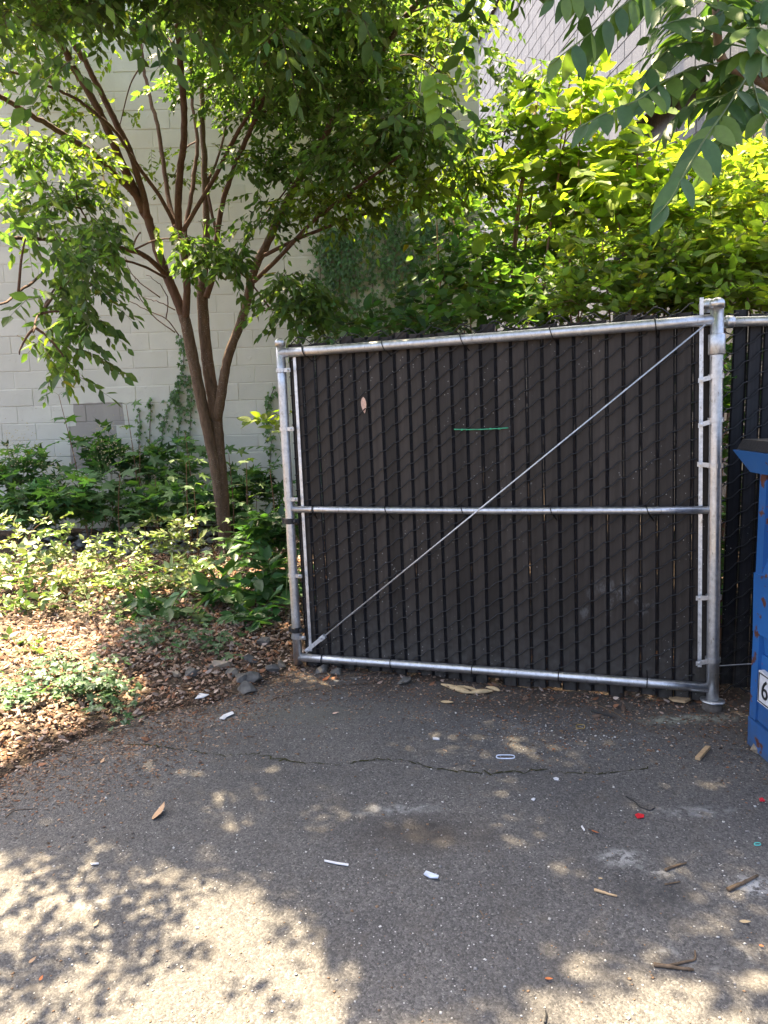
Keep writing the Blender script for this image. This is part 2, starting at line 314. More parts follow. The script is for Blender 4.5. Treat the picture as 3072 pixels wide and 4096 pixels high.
def leafmesh(name, T, P, X, N, S, C, wid=None):
    tv, tf = T; n = len(P); k = len(tv); X = norm(X); Yv = norm(np.cross(N, X)); Z = np.cross(X, Yv); S = np.broadcast_to(np.asarray(S, float), (n,))
    tw = np.ones(n) if wid is None else wid
    v = P[:, None, :] + S[:, None, None]*(tv[None, :, 0:1]*X[:, None, :] + tw[:, None, None]*tv[None, :, 1:2]*Yv[:, None, :] + tv[None, :, 2:3]*Z[:, None, :])
    v = v.reshape(-1, 3); me = bpy.data.meshes.new(name); me.vertices.add(n*k); me.vertices.foreach_set('co', v.astype(np.float32).ravel())
    lens = np.array([len(q) for q in tf]); flat = np.array([i for q in tf for i in q]); L = len(flat)
    idx = (flat[None, :] + (np.arange(n)*k)[:, None]).ravel(); me.loops.add(n*L); me.loops.foreach_set('vertex_index', idx.astype(np.int32))
    st0 = np.concatenate([[0], np.cumsum(lens)[:-1]]); starts = (st0[None, :] + (np.arange(n)*L)[:, None]).ravel()
    me.polygons.add(n*len(tf)); me.polygons.foreach_set('loop_start', starts.astype(np.int32))
    me.polygons.foreach_set('use_smooth', np.ones(n*len(tf), bool))
    ca = me.color_attributes.new('Col', 'FLOAT_COLOR', 'POINT'); cc = np.ones((n, k, 4), np.float32); cc[:, :, :3] = C[:, None, :]; ca.data.foreach_set('color', cc.ravel())
    me.update(calc_edges=True); me.validate(); return me
def leafcols(n, c, var=.25, hue=.07):
    c = np.array(c, float); b = 1+var*rng.normal(size=(n, 1)); h = 1+hue*rng.normal(size=(n, 3)); r = np.clip(c*b*h, .006, .9); o = rng.random(n) < .015; r[o] = r[o]*np.array([1.9, 1.25, .8]); return np.clip(r, .006, .9)
def single_leaf(name, T, color, variants=1):
    return leafmesh(name, T, np.zeros((1, 3)), np.array([[1., 0, 0]]), np.array([[0, 0, 1.]]), np.ones(1), np.array([color]))

def twigs(P, D, L, K, leaf, col, droop=.45, upn=.6, var=.2, lv=.22, spread=.75):
    """leafy twigs: start points P, directions D, lengths L, K leaves each -> leaf arrays and twig polylines"""
    n = len(P); D = norm(D); t = (np.arange(K)+.6)/K
    side = norm(np.cross(D, np.array([0, 0, 1.])+.35*rng.normal(size=(n, 3)))); sag = .35
    tt = t[None, :, None]; pos = P[:, None, :] + D[:, None, :]*(L[:, None, None]*tt) - np.array([0, 0, 1.])*(sag*L[:, None, None]*tt*tt)
    sg = np.where(np.arange(K) % 2 == 0, 1., -1.)[None, :, None]
    X = D[:, None, :]*.55 + side[:, None, :]*sg*spread + np.array([0, 0, -1.])*droop + .22*rng.normal(size=(n, K, 3))
    X[:, -1] = D + np.array([0, 0, -droop])
    N = np.array([0, 0, 1.])*upn + .45*rng.normal(size=(n, K, 3)) + np.cross(X, np.broadcast_to(side[:, None, :], X.shape))*0.0 - D[:, None, :]*.15
    S = leaf*(1+lv*rng.normal(size=(n, K)))*np.interp(t, [0, .3, .8, 1], [.75, 1, 1, .8])[None]
    C = leafcols(n*K, col, var)*np.repeat(1+.18*rng.normal(size=(n, 1)), K, axis=0)
    end = pos[:, -1]; mid = pos[:, K//2]
    return [pos.reshape(-1, 3), X.reshape(-1, 3), N.reshape(-1, 3), np.abs(S.reshape(-1))+.008, np.clip(C, .006, .9)], np.stack([P, mid, end], 1)
def twigmesh(name, lines, r=.0022):
    """thin three-sided stems for many short polylines (n,k,3)"""
    n, k, _ = lines.shape; d = norm(lines[:, -1]-lines[:, 0]); a = norm(np.cross(d, np.array([.3, .2, 1.]))); b = np.cross(d, a); v = []
    rr = r*np.linspace(1, .45, k)
    ring = np.stack([a, -.5*a+.87*b, -.5*a-.87*b], 1)
    v = lines[:, :, None, :] + ring[:, None, :, :]*rr[None, :, None, None]
    me = bpy.data.meshes.new(name); me.vertices.add(n*k*3); me.vertices.foreach_set('co', v.astype(np.float32).ravel())
    q = np.array([[i*3+j, i*3+(j+1) % 3, (i+1)*3+(j+1) % 3, (i+1)*3+j] for i in range(k-1) for j in range(3)])
    idx = (q.ravel()[None]+(np.arange(n)*k*3)[:, None]).ravel(); me.loops.add(len(idx)); me.loops.foreach_set('vertex_index', idx.astype(np.int32))
    me.polygons.add(len(idx)//4); me.polygons.foreach_set('loop_start', np.arange(0, len(idx), 4).astype(np.int32)); me.update(calc_edges=True); me.validate(); return me
def cat(*A): return [np.concatenate(x) for x in zip(*A)]
def relmesh(me, parent):
    w = WL[parent.name]; n = len(me.vertices); a = np.empty(n*3, np.float32); me.vertices.foreach_get('co', a); a = a.reshape(-1, 3)-w.astype(np.float32); me.vertices.foreach_set('co', a.ravel()); me.update(); return me
def foliage(parent, T, A, mt, name='foliage', singles=0, Tbig=None, sname='leaf'):
    """leaves of one plant: the ones that show largest become objects of their own, the rest one mesh"""
    P, X, N, S, C = A
    if singles:
        px, py, d = proj(P); vis = (px > 0) & (px < 3072) & (py > 0) & (py < 4096) & (d > .3); sc = np.where(vis, S/np.maximum(d, .3), 0); order = np.argsort(-sc)[:singles]; order = order[sc[order] > 0]
        vars_ = []
        cm = C[order].mean(0)
        for q in range(5):
            vars_.append(single_leaf(sname, Tbig or T, np.clip(cm*(.75+.13*q)*np.array([1+.05*(q-2), 1, 1]), .005, .9)))
        for i in order:
            b = basis(X[i], N[i]); o = addo(sname, vars_[int(rng.integers(5))], mt, parent, P[i], b); o.scale = (S[i],)*3
        keep = np.ones(len(P), bool); keep[order] = False; P, X, N, S, C = P[keep], X[keep], N[keep], S[keep], C[keep]
    if len(P):
        me = leafmesh(name, T, P, X, N, S, C); addo(name, relmesh(me, parent), mt, parent, None, None, 'stuff')

# ================================================================== SETTING
def grid_mesh(name, x0, x1, y0, y1, nx, ny, fz):
    xs = np.linspace(x0, x1, nx); ys = np.linspace(y0, y1, ny); X, Yg = np.meshgrid(xs, ys, indexing='ij'); Z = fz(X, Yg)
    v = np.stack([X, Yg, Z], -1).reshape(-1, 3); f = [(i*ny+j, (i+1)*ny+j, (i+1)*ny+j+1, i*ny+j+1) for i in range(nx-1) for j in range(ny-1)]
    return mesh(name, v, f, True)
def vnoise(x, y, s, seed=0):
    r = np.zeros_like(x)
    for k in range(5):
        a = seed*1.7+k*2.4; f = s*(1.0+.83*k); r = r + np.sin(f*(math.cos(a)*x+math.sin(a)*y)+a*3.1+1.3*np.sin(f*.6*(math.sin(a)*x-math.cos(a)*y)+a))/(1+.5*k)
    return r/3.0
EX = [-7, -3, -1.66, -1.39, -.98, -.59, -.45, 1.55, 7]; EY = [1.8, 2.3, 2.92, 3.45, 3.70, 4.16, 4.25, 3.56, 3.52]
def edge_y(x): return np.interp(x, EX, EY)
def bed_h(x, y):
    d = y-edge_y(x)+.10*vnoise(x, y, 6, 2); h = np.clip(d/.8, 0, 1)
    return np.where(d > 0, .012+.07*h*h*(3-2*h)+.018*h*vnoise(x, y, 5, 1)+.006*vnoise(x, y, 23, 4), -.02+.03*np.clip(1+d*8, 0, 1))
# foreground: one sheet to the horizon, gently uneven near the camera
def ground_h(x, y): return np.where((np.abs(x) < 4) & (y < 6) & (y > 0), .004*vnoise(x, y, 3.0, 3), 0)-.004
gm = mesh('ground', [(-600, -600, -.03), (600, -600, -.03), (600, 600, -.03), (-600, 600, -.03)], [(0, 1, 2, 3)])
tag(addo('ground', gm, M['soil']), None, None, None, 'structure')
pm = grid_mesh('asphalt_pavement', -9, 9, -6, 6, 150, 110, ground_h)
pav = tag(addo('asphalt_pavement', pm, M['asphalt']), None, None, None, 'structure')
bm_ = grid_mesh('planting_bed', -9, 9, 1.5, 24, 260, 240, bed_h)
bed = tag(addo('planting_bed', bm_, M['soil']), None, None, None, 'structure')
def bz(x, y): return float(max(bed_h(np.array(x, float), np.array(y, float)), ground_h(np.array(x, float), np.array(y, float))))
# mossy crack wandering across the asphalt, a part of the pavement
def strip(name, pts, w, mt, parent, z=.003, jit=.35):
    p = smooth_path(pts, 14); p[:, :2] += .008*rng.normal(size=(len(p), 2)); t = norm(np.gradient(p, axis=0)); s = np.stack([-t[:, 1], t[:, 0], 0*t[:, 0]], 1); ww = w*np.clip(.55+.9*rng.normal(size=(len(p), 1)), .02, 2.2)
    zz = np.array([bz(a, b) for a, b in p[:, :2]])+z; a = p+s*ww; b = p-s*np.roll(ww, 3, 0); a[:, 2] = zz; b[:, 2] = zz
    v = np.vstack([a, b]); n = len(p); return part(name, v, [(i, i+1, n+i+1, n+i) for i in range(n-1)], mt, parent)
strip('crack', atZ(np.array([330., 560, 760, 900, 1010, 1150]), np.array([2955., 2975, 3000, 3020, 3015, 3040])), .003, M['moss'], pav)
strip('crack', atZ(np.array([1120., 1350, 1560, 1760, 1950, 2160, 2380, 2600]), np.array([3040., 3055, 3035, 3075, 3090, 3080, 3095, 3070])), .0036, M['moss'], pav)
strip('crack', atZ(np.array([1080., 1180, 1330, 1420, 1560]), np.array([2800., 2770, 2745, 2735, 2728])), .004, M['soil'], pav)

# ---- block walls
BW, BH, JT = .4064, .2032, .010
def block_mesh(name, w, h=BH-JT, d=.04, bv=.004):
    x, z = w/2, h/2
    v = [(-x, 0, -z), (x, 0, -z), (x, 0, z), (-x, 0, z), (-x+bv, -d, -z+bv), (x-bv, -d, -z+bv), (x-bv, -d, z-bv), (-x+bv, -d, z-bv), (-x, -d+bv, -z), (x, -d+bv, -z), (x, -d+bv, z), (-x, -d+bv, z)]
    f = [(4, 5, 6, 7), (8, 9, 5, 4), (9, 10, 6, 5), (10, 11, 7, 6), (11, 8, 4, 7), (0, 1, 9, 8), (1, 2, 10, 9), (2, 3, 11, 10), (3, 0, 8, 11)]
    return mesh(name, v, f)
def block_wall(rt, origin, ux, length, z0, rows, joint_x, mt, nmax, setback=None, name='block'):
    """running-bond wall; origin + ux*s; faces towards -normal; blocks as parts, those past nmax in one mesh"""
    ux = np.array([*ux, 0.0]); nrm = np.array([ux[1], -ux[0], 0]); Rm = np.stack([ux, -nrm, [0, 0, 1]], 1)
    full = block_mesh(name, BW-JT); items = []
    for r in range(rows):
        off = joint_x + (r % 2)*BW/2; k0 = math.floor((0-off)/BW)
        for k in range(k0, int(length/BW)+3):
            a = max(off+k*BW, 0); b = min(off+(k+1)*BW, length)
            if b-a < .06: continue
            c = np.array(origin)+ux*((a+b)/2)+np.array([0, 0, z0+(r+.5)*BH]); sb = setback((a+b)/2, z0+(r+.5)*BH) if setback else 0
            items.append((c-nrm*sb+nrm*.0015*rng.normal(), b-a-JT))
    C = np.array([c for c, _ in items]); px, py, d = proj(C); vis = (px > -60) & (px < 3130) & (py > -60) & (py < 2200) & (d > 0)
    sc = np.where(vis, 1/np.maximum(d, .5), 0)+np.where(vis, .02*np.clip(py/2000, 0, 1), 0); order = np.argsort(-sc); pick = set(int(i) for i in order[:nmax] if sc[i] > 0)
    part_m = {}; rest = MB()
    for i, (c, w) in enumerate(items):
        if i in pick:
            if abs(w-(BW-JT)) < 1e-4: me = full
            else: me = part_m.setdefault(round(w, 3), block_mesh(name, w))
            addo(name, me, mt, rt, c, Rm)
        else:
            q = block_mesh('tmp', w); v = np.array([x.co[:] for x in q.vertices]) @ Rm.T + c; rest.add(v, [tuple(p.vertices) for p in q.polygons]); bpy.data.meshes.remove(q)
    if rest.v: rest.put(name+'_courses', mt, rt, kind='stuff')
WY = 9.05; WTOP = 6.3
jp = atY(422., 1408., WY); jv = atY(401., 1445., WY); x0 = -9.0
z_off = jp[2] % BH - BH; rows_w = int((WTOP-z_off)/BH)
rt = root('cream_block_wall', (-3, WY, 0), 'tall cream painted concrete block wall behind the tree', 'wall')
r_at = int(round((jp[2]-z_off)/BH))-1      # course just under the measured joint
jx = (jv[0]-x0-(r_at % 2)*BW/2) % BW - BW
block_wall(rt, (x0, WY, 0), (1, 0), 1.20-x0, z_off, rows_w, jx, M['cream'], 290)
top = z_off+rows_w*BH
MB().box((x0, WY-.0362, -.1), (1.196, WY+.20, top)).put('mortar', M['cream'], rt)
MB().box((x0, WY-.06, top+.002), (1.225, WY+.24, top+.09)).put('coping', M['cream'], rt)
# ---- dark building beyond on the right: wall x = a - b*y
DA, DB = 4.05, .112
u = norm(np.array([DB, -1.0])); y_far, y_near = 20.0, 5.0
of = np.array([DA-DB*y_far, y_far, 0]); Ld = (y_far-y_near)*math.hypot(1, DB)
def s_of_y(y): return (y_far-y)*math.hypot(1, DB)
shade_bay = (s_of_y(9.7), s_of_y(7.45), 1.9, 4.62)  # recess shaped so its lintel casts the dark patch on this wall
rt = root('charcoal_block_building', (2.8, 11, 0), 'charcoal painted concrete block building wall on the right, streaked and sunlit', 'building')
rows_d = 43
block_wall(rt, of, u, Ld, -.1, rows_d, -.13, M['char'], 290, lambda s, z: .25 if (shade_bay[0] < s < shade_bay[1] and shade_bay[2] < z < shade_bay[3]) else 0)
nr = np.array([u[1], -u[0]]); Rd = np.array([[u[0], -nr[0], 0], [u[1], -nr[1], 0], [0, 0, 1.0]]); td = -.1+rows_d*BH
k = MB()
for lo, hi in (((0, -.0345, -.1), (shade_bay[0]-BW*.3, .6, td)), ((shade_bay[1]+BW*.3, -.0345, -.1), (Ld, .6, td)), ((shade_bay[0]-BW*.3, -.0345, shade_bay[3]+.06), (shade_bay[1]+BW*.3, .6, td)), ((shade_bay[0]-BW*.3, -.0345, -.1), (shade_bay[1]+BW*.3, .6, shade_bay[2]-.06)), ((shade_bay[0]-BW*.6, .2155, shade_bay[2]-.2), (shade_bay[1]+BW*.6, .62, shade_bay[3]+.2))): k.box(lo, hi, Rd, of)
k.put('mortar', M['char'], rt)
MB().box((-.05, -.10, td+.002), (Ld+.05, .7, td+.13), Rd, of).put('parapet_cap', M['black'], rt)
# louvred vent inside the recess and a wall lamp above
sv = s_of_y(8.25); vr = MB().box((sv-.45, .15, 2.6), (sv+.45, .205, 3.55), Rd, of).put('vent_frame', M['black'], rt)
for i in range(7): MB().box((sv-.40, .112, 2.67+i*.12), (sv+.40, .148, 2.73+i*.12), Rd, of).put('louvre', M['black'], vr)
lp = s_of_y(8.45); tmp = atY(2660., 10., 8.45)
MB().box((lp-.13, -.24, tmp[2]-.02), (lp+.13, -.042, tmp[2]+.25), Rd, of).put('wall_lamp', M['galv'], rt)

# ================================================================== GATE
def vplane(px, py, a, b):
    r = rays(px, py); n = np.array([b[1]-a[1], -(b[0]-a[0]), 0]); return O+r*(n@(a-O))/(n@r)
Rg = atZ(2850., 2835.); Lg = atZ(1190., 2665.)
TL, TR, BL, BR, ML, MR = [vplane(*q, Rg, Lg) for q in ((1122., 1412.), (2868., 1278.), (1192., 2628.), (2850., 2752.), (1165., 2037.), (2850., 2040.))]
gu = norm(BR-BL); gn = norm(np.array([gu[1], -gu[0], 0])); GW = np.linalg.norm(BR-BL); GH = np.linalg.norm(TL-BL)
if gn[1] > 0: gn = -gn
def Q(s, t, off=0.0):
    return (1-s)*(1-t)*BL+s*(1-t)*BR+(1-s)*t*TL+s*t*TR+gn*off
gate = root('chain_link_gate', (BL+BR)/2*[1, 1, 0], 'galvanised chain link gate filled with dark brown privacy slats', 'gate')
RP = .0255
def pipe(name, a, b, r=RP, n=18, mt='galv', bend=0.0):
    p = np.linspace(0, 1, 9)[:, None]; pts = a*(1-p)+b*p; pts = pts+np.array([0, 0, -1])*(bend*np.sin(p*math.pi)); return MB().tube(pts, r, n).put(name, M[mt], gate, True)
ltop = Q(0, 1.025); lbot = Q(0, -.022)
lp_ = pipe('left_upright', lbot, ltop)
cp_ = MB().lathe([(.029, 0), (.030, .022), (.027, .030), (.017, .038), (.006, .042)], ltop-[0, 0, .006], ltop-lbot).put('post_cap', M['galv'], lp_, True)
rtop = TR+norm(TR-BR)*.06; rbot = BR-norm(TR-BR)*.055
rp_ = pipe('right_upright', rbot, rtop, .0285)
MB().lathe([(.032, 0), (.033, .024), (.030, .033), (.019, .042), (.006, .047)], rtop-[0, 0, .01], rtop-rbot).put('post_cap', M['galv'], rp_, True)
vr_ = norm(rtop-rbot); MB().lathe([(.0335, 0), (.0365, .004), (.0365, .088), (.0335, .092)], TR-vr_*.155, vr_, 24).put('hinge_sleeve', M['galv'], rp_, True)
pipe('top_rail', TL, TR, RP, bend=.004); pipe('bottom_rail', BL, BR, .0235, bend=-.003); pipe('middle_rail', ML+gu*.01, MR-gu*.01, .0185, bend=.006)
# slats woven in the mesh: flat panel with raised double ribs at the edges
def slat_mesh(name, w, h, seed, ribs=True):
    prof = [(-.5, .002), (-.5, -.003), (-.47, -.0065), (-.445, -.003), (-.415, -.0065), (-.39, -.0015), (0, -.0032), (.39, -.0015), (.415, -.0065), (.445, -.003), (.47, -.0065), (.5, -.003), (.5, .002)]
    r = np.random.default_rng(seed); v = []; f = []; nz = 7; n = len(prof)
    for j in range(nz):
        z = h*j/(nz-1); bow = .0025*r.normal(); tw = .02*r.normal()
        for x, y in prof: v.append((x*w+.0015*r.normal()*0, y+bow*.6+tw*x*w, z))
    for j in range(nz-1):
        for i in range(n-1): a = j*n+i; f.append((a, a+1, a+n+1, a+n))
        a = j*n; f.append((a+n-1, a, a+n, a+2*n-1))
    f += [tuple(range(n)), tuple(range((nz-1)*n+n-1, (nz-1)*n-1, -1))]
    m = mesh(name, v, f); m.materials.append(M['slat']); m.materials.append(M['rib'])
    for p in m.polygons:
        xs = [abs(m.vertices[i].co.x)/w for i in p.vertices]
        if min(xs) > .38: p.material_index = 1
    return m
PITCHS = .0768; S0 = .071; ns = 28; slats = [slat_mesh('slat', .0758, GH*1.066, s) for s in range(4)]
OFF_S = -.040
for i in range(ns):
    s = (S0+i*PITCHS)/GW
    if s > .975: break
    a = Q(s, -.045+.006*rng.normal(), OFF_S); b = Q(s, 1, OFF_S); z = norm(b-a); b_ = basis(gu+.012*rng.normal()*gn, z)
    x = norm(np.cross(-gn, z)); Rm = np.stack([x, -gn, z], 1); th = .05*rng.normal()
    Rm = Rm @ np.array([[math.cos(th), -math.sin(th), 0], [math.sin(th), math.cos(th), 0], [0, 0, 1]])
    addo('slat', slats[i % 4], None, gate, a+np.array([0, 0, .004*rng.normal()]), Rm)
# mesh wires: one run passes in front of the slats, the other behind
HD = .088
def wire_set(corner, width, height, pitch, x_start, offf, offb, parent, smax, seed=1):
    """corner(x, z, off) -> world; diagonals in front rising to the right, behind falling"""
    r = np.random.default_rng(seed); m = HD/2/pitch
    for sgn, off in ((1, offf), (-1, offb)):
        k0 = -int(width*m/HD)-2 if sgn > 0 else 0; k1 = int(height/HD)+1 if sgn > 0 else int((height+width*m)/HD)+2
        for k in range(k0, k1):
            pts = []
            jit = .006*r.normal()
            nseg = int(width/(pitch/4))
            for q in range(nseg+1):
                x = q*pitch/4; z = k*HD+sgn*(x)*m+jit
                ph = (q % 4)/4.0; lift = math.sin(ph*math.pi)
                z2 = z+ (-.006*math.sin(2*math.pi*ph))*sgn
                if -.055 < z2 < height+.05: pts.append(corner(x_start+x, z2, off+(.004*lift if sgn > 0 else -.004*lift)))
            if len(pts) > 3: MB().tube(np.array(pts), .0032, 5).put('mesh_wire', M['wire'], parent, True)
def gcorner(x, z, off): return Q(x/GW, z/GH, off)
wire_set(gcorner, GW*.972-.036, GH*1.02, PITCHS, S0-PITCHS/2, -.0275, -.052, gate, 1)
# knuckled wire ends standing above the slats
for i in range(26):
    x = S0+PITCHS*(i+.1); z = GH*1.012; p = [gcorner(x-.03, z-.01, -.03), gcorner(x, z+.012, -.034), gcorner(x+.03, z+.035, -.04), gcorner(x+.045, z+.042, -.043)]
    MB().tube(np.array(p), .0022, 5).put('wire_knuckle', M['wire'], gate, True)
# flat tension bars beside both uprights
for s0, s1, t0, t1 in ((.034, .034, .02, .985), (.974, .971, .055, 1.06)):
    a = Q(s0, t0, -.018); b = Q(s1, t1, -.018); z = norm(b-a); x = norm(np.cross(-gn, z)); Rm = np.stack([x, -gn, z], 1)
    MB().box((-.0085, -.003, 0), (.0085, .003, np.linalg.norm(b-a)), Rm, a).put('tension_bar', M['galv_light'], gate)
# bands clamping the bars to the uprights, each with its bolt
def band(py, left):
    if left: t = (2628-py)/(2628-1412.0); c = Q(0, t); r = RP+.003; sgn = 1; ext = .062
    else: t = (2752-py)/(2752-1278.0); c = Q(1, t); r = .0285+.003; sgn = -1; ext = .078
    z = norm(Q(0, 1)-Q(0, 0)); x = gu; y = gn; hh = .0105
    pth = [c+(-sgn)*x*0]; v = []; f = []; arc = []
    for th in np.linspace(0, 2*math.pi, 25): arc.append((math.cos(th)*r, math.sin(th)*r))
    k = MB(); n = len(arc)
    v = [c+x*a+y*b+z*h for h in (-hh, hh) for a, b in arc] + [c+x*a*1.10+y*b*1.10+z*h for h in (-hh, hh) for a, b in arc]
    f = [(2*n+i, 2*n+i+1, 3*n+i+1, 3*n+i) for i in range(n-1)]+[(i, i+1, 2*n+i+1, 2*n+i) for i in range(n-1)]+[(n+i, 3*n+i, 3*n+i+1, n+i+1) for i in range(n-1)]
    k.add(v, f); tilt = 0 if left else rng.normal()*.12
    Rm = np.stack([norm(x*sgn+z*(-.12+tilt if not left else -.02)), -gn, z], 1)
    k.box((r*.75, -.0035-r*.55, -hh), (ext, .0035-r*.55, hh), Rm, c)
    o = k.put('tension_band', M['galv'], gate)
    MB().lathe([(.008, 0), (.008, .006), (.0045, .0065), (.0045, .014)], c+Rm[:, 0]*(ext-.014)+gn*(r*.55+.003), gn, 8).put('bolt', M['galv'], o)
for py in (1478, 1703, 1978, 2286, 2540): band(py, True)
for py in (1492, 1660, 1838, 2368, 2630): band(py, False)
# black latch clamps on the left upright
for py in (2066, 2512):
    t = (2628-py)/(2628-1412.0); c = Q(0, t); z = norm(Q(0, 1)-Q(0, 0)); Rm = np.stack([gu, -gn, z], 1)
    k = MB().lathe([(RP+.002, -.016), (RP+.007, -.013), (RP+.007, .013), (RP+.002, .016)], c, z, 20)
    k.box((RP, -.014, -.013), (RP+.028, .004, .013), Rm, c).box((-RP-.024, -.004, -.015), (-RP, .022, .015), Rm, c)
    o = k.put('latch_clamp', M['black'], gate); MB().lathe([(.010, 0), (.010, .010), (.006, .016)], c+gu*(RP+.014)+gn*.016, gn, 10).put('bolt', M['black'], o)
# truss rod with its turnbuckle plate
a = Q(.030, .028, .012); b = Q(.984, .995, .012); d = norm(b-a)
MB().tube(np.array([a+d*.10, a*.5+b*.5+gn*.004, b]), .0042, 8).put('truss_rod', M['galv_light'], gate, True)
Rm = np.stack([d, -gn, norm(np.cross(d, -gn))], 1); tb = MB().box((-.012, -.004, -.011), (.135, .004, .011), Rm, a).box((.115, -.010, -.013), (.150, .010, .013), Rm, a).put('turnbuckle_plate', M['galv_light'], gate)
for q in (.0, .128): MB().lathe([(.009, 0), (.009, .006), (.005, .007), (.005, .013)], a+d*q+gn*.005, gn, 8).put('bolt', M['galv'], tb)
# black ties looped over the rails
def tie(px, rail, tail):
    A, B, r = {'t': (TL, TR, RP), 'm': (ML, MR, .0185), 'b': (BL, BR, .0235)}[rail]
    pa, pb = proj(A)[0], proj(B)[0]; lo, hi = 0., 1.
    for _ in range(30):
        md = (lo+hi)/2
        if proj(A+(B-A)*md)[0] < px: lo = md
        else: hi = md
    c = A+(B-A)*lo; z = np.array([0, 0, 1.0]); pts = []; lean = .35*tail
    for th in np.linspace(-.6*math.pi, .75*math.pi, 14): pts.append(c+gn*math.cos(th)*(r+.0025)+z*math.sin(th)*(r+.0025)-gu*lean*r*math.sin(th))
    e = c+gu*.030*tail+z*(-.058 if rail != 'b' else .055)-gn*.03; pts = ([e] if rail != 'b' else [])+pts+([e] if rail == 'b' else [])
    MB().tube(np.array(pts), .0026, 6).put('wire_tie', M['wire'], gate, True)
for px, tl in ((1218, 1), (1535, 1), (1848, 1), (2205, 1), (2622, .4)): tie(px, 't', tl)
for px, tl in ((1253, .2), (1545, 1), (1850, 1), (2205, .8), (2590, 1)): tie(px, 'm', tl)
for px, tl in ((1290, -.1), (1566, .5), (1890, .1), (2235, 0), (2588, -.1)): tie(px, 'b', tl)
# flange and pipe socket that the gate turns on
sck = atZ(2850., 2842.)
soc = root('gate_pivot_socket', sck, 'rusty pipe socket set in the ground under the gate hinge', 'socket')
MB().lathe([(.046, -.02), (.046, rbot[2]-.012), (.040, rbot[2]-.010)], [rbot[0], rbot[1], 0], (0, 0, 1), 24).put('pipe_stub', M['concrete'], soc, True)
MB().lathe([(.030, 0), (.055, .002), (.057, .006), (.030, .009)], [rbot[0], rbot[1], rbot[2]-.011], (.04, 0, 1), 28).put('flange', M['galv'], soc, True)
# terminal post behind the gate with its dome cap
tp = atZ(2829., 2800.); tpx, tpy = atY(2829., 1240., 3.62)[:2]
post = root('fence_end_post', (tpx, tpy, 0), 'thick galvanised fence post with domed cap behind the gate hinge', 'post')
zt = atY(2829., 1226., tpy)[2]; MB().tube(np.array([[tpx, tpy, -.05], [tpx, tpy, 1.0], [tpx, tpy, zt]]), .034, 20).put('pole', M['galv'], post, True)
MB().lathe([(.038, 0), (.040, .020), (.036, .032), (.024, .043), (.008, .048)], [tpx, tpy, zt-.012], (0, 0, 1), 24).put('post_cap', M['galv'], post, True)

# ---- fence continuing to the right
FY = 3.56; fx0 = 1.585; f0 = np.array([fx0, FY, 0]); fz = atY(2960., 1289., FY)[2]
fence = root('slatted_chain_link_fence', (2.4, FY, 0), 'black slatted chain link fence continuing right of the gate post', 'fence')
MB().tube(np.array([[fx0, FY-.03, fz], [2.6, FY-.03, fz], [4.4, FY-.03, fz]]), .0225, 16).put('top_rail', M['galv'], fence, True)
MB().lathe([(.024, 0), (.029, .003), (.029, .035), (.024, .040)], [fx0+.005, FY-.03, fz], (1, 0, 0), 18).put('rail_sleeve', M['galv'], fence, True)
fs = [slat_mesh('slat', .0675, fz+.055-.06, 20+s) for s in range(3)]
for m_ in fs: m_.materials.clear(); m_.materials.append(M['slat_black']); m_.materials.append(M['rib'])
fxs = atY(2918., 1700., FY+.02)[0]+.033
for i in range(34):
    addo('slat', fs[i % 3], None, fence, (fxs+i*.0715, FY+.02, .055+.008*rng.normal()), np.eye(3))
def fcorner(x, z, off): return np.array([x, FY+.02-off, z+.06])
wire_set(fcorner, 1.6, fz-.06, .0715, fxs-.0715*1.5, .012, -.010, fence, 1, 9)
tw = [np.array([fx0-.01, FY, .17]), np.array([fx0+.05, FY-.012, .168]), np.array([2.2, FY-.012, .19]), np.array([4, FY-.012, .17])]
MB().tube(np.array(tw), .003, 6).put('tension_wire', M['galv'], fence, True)
MB().tube(np.array([[4.3, FY, -.05], [4.3, FY, 1.95]]), .03, 14).put('post', M['galv'], fence, True)

# ================================================================== DUMPSTER
DX, DY = 1.545, 3.05; dump = root('blue_dumpster', (DX+.8, DY-.5, 0), 'chipped blue steel dumpster with black lid at the right edge', 'dumpster')
DD = .95; DWd = 1.75
def yslab(z0, z1, o0, o1):
    k = MB(); v = []
    for z, o in ((z0, o0), (z1, o1)): v += [(DX-o, DY+o, z), (DX+DWd+o, DY+o, z), (DX+DWd+o, DY-DD-o, z), (DX-o, DY-DD-o, z)]
    return k.add(v, [(3, 2, 1, 0), (4, 5, 6, 7), (0, 1, 5, 4), (1, 2, 6, 5), (2, 3, 7, 6), (3, 0, 4, 7)])
yslab(.13, .42, -.006, -.012).put('lower_body', M['blue'], dump); yslab(0.0, .125, .004, .006).put('base_skirt', M['blue'], dump)
yslab(.4202, .505, -.022, -.014).put('channel', M['blue'], dump); yslab(.5052, .755, .004, .008).put('rib_band', M['blue'], dump); yslab(.7552, .845, .004, -.024).put('channel', M['blue'], dump)
yslab(.8452, 1.1745, -.02, -.012).put('upper_body', M['blue'], dump); yslab(1.175, 1.265, .03, .082).put('rim', M['blue'], dump)
for z0, z1, o in ((.128, 1.174, .0025),): MB().box((DX-o, DY-.05, z0), (DX+.03, DY+o, z1-.002)).put('corner_flange', M['blue'], dump)
lid = yslab(1.2675, 1.31, .07, .055).put('lid', M['lid'], dump); yslab(1.3055, 1.385, -.02, -.07).put('lid_panel', M['lid'], lid)
sy1 = DY-.085; sy0 = sy1-.30
pl = MB().box((DX-.016, sy0, .23), (DX-.0125+.02, sy1, .365)).put('number_plate', M['white'], dump)
bw = .004
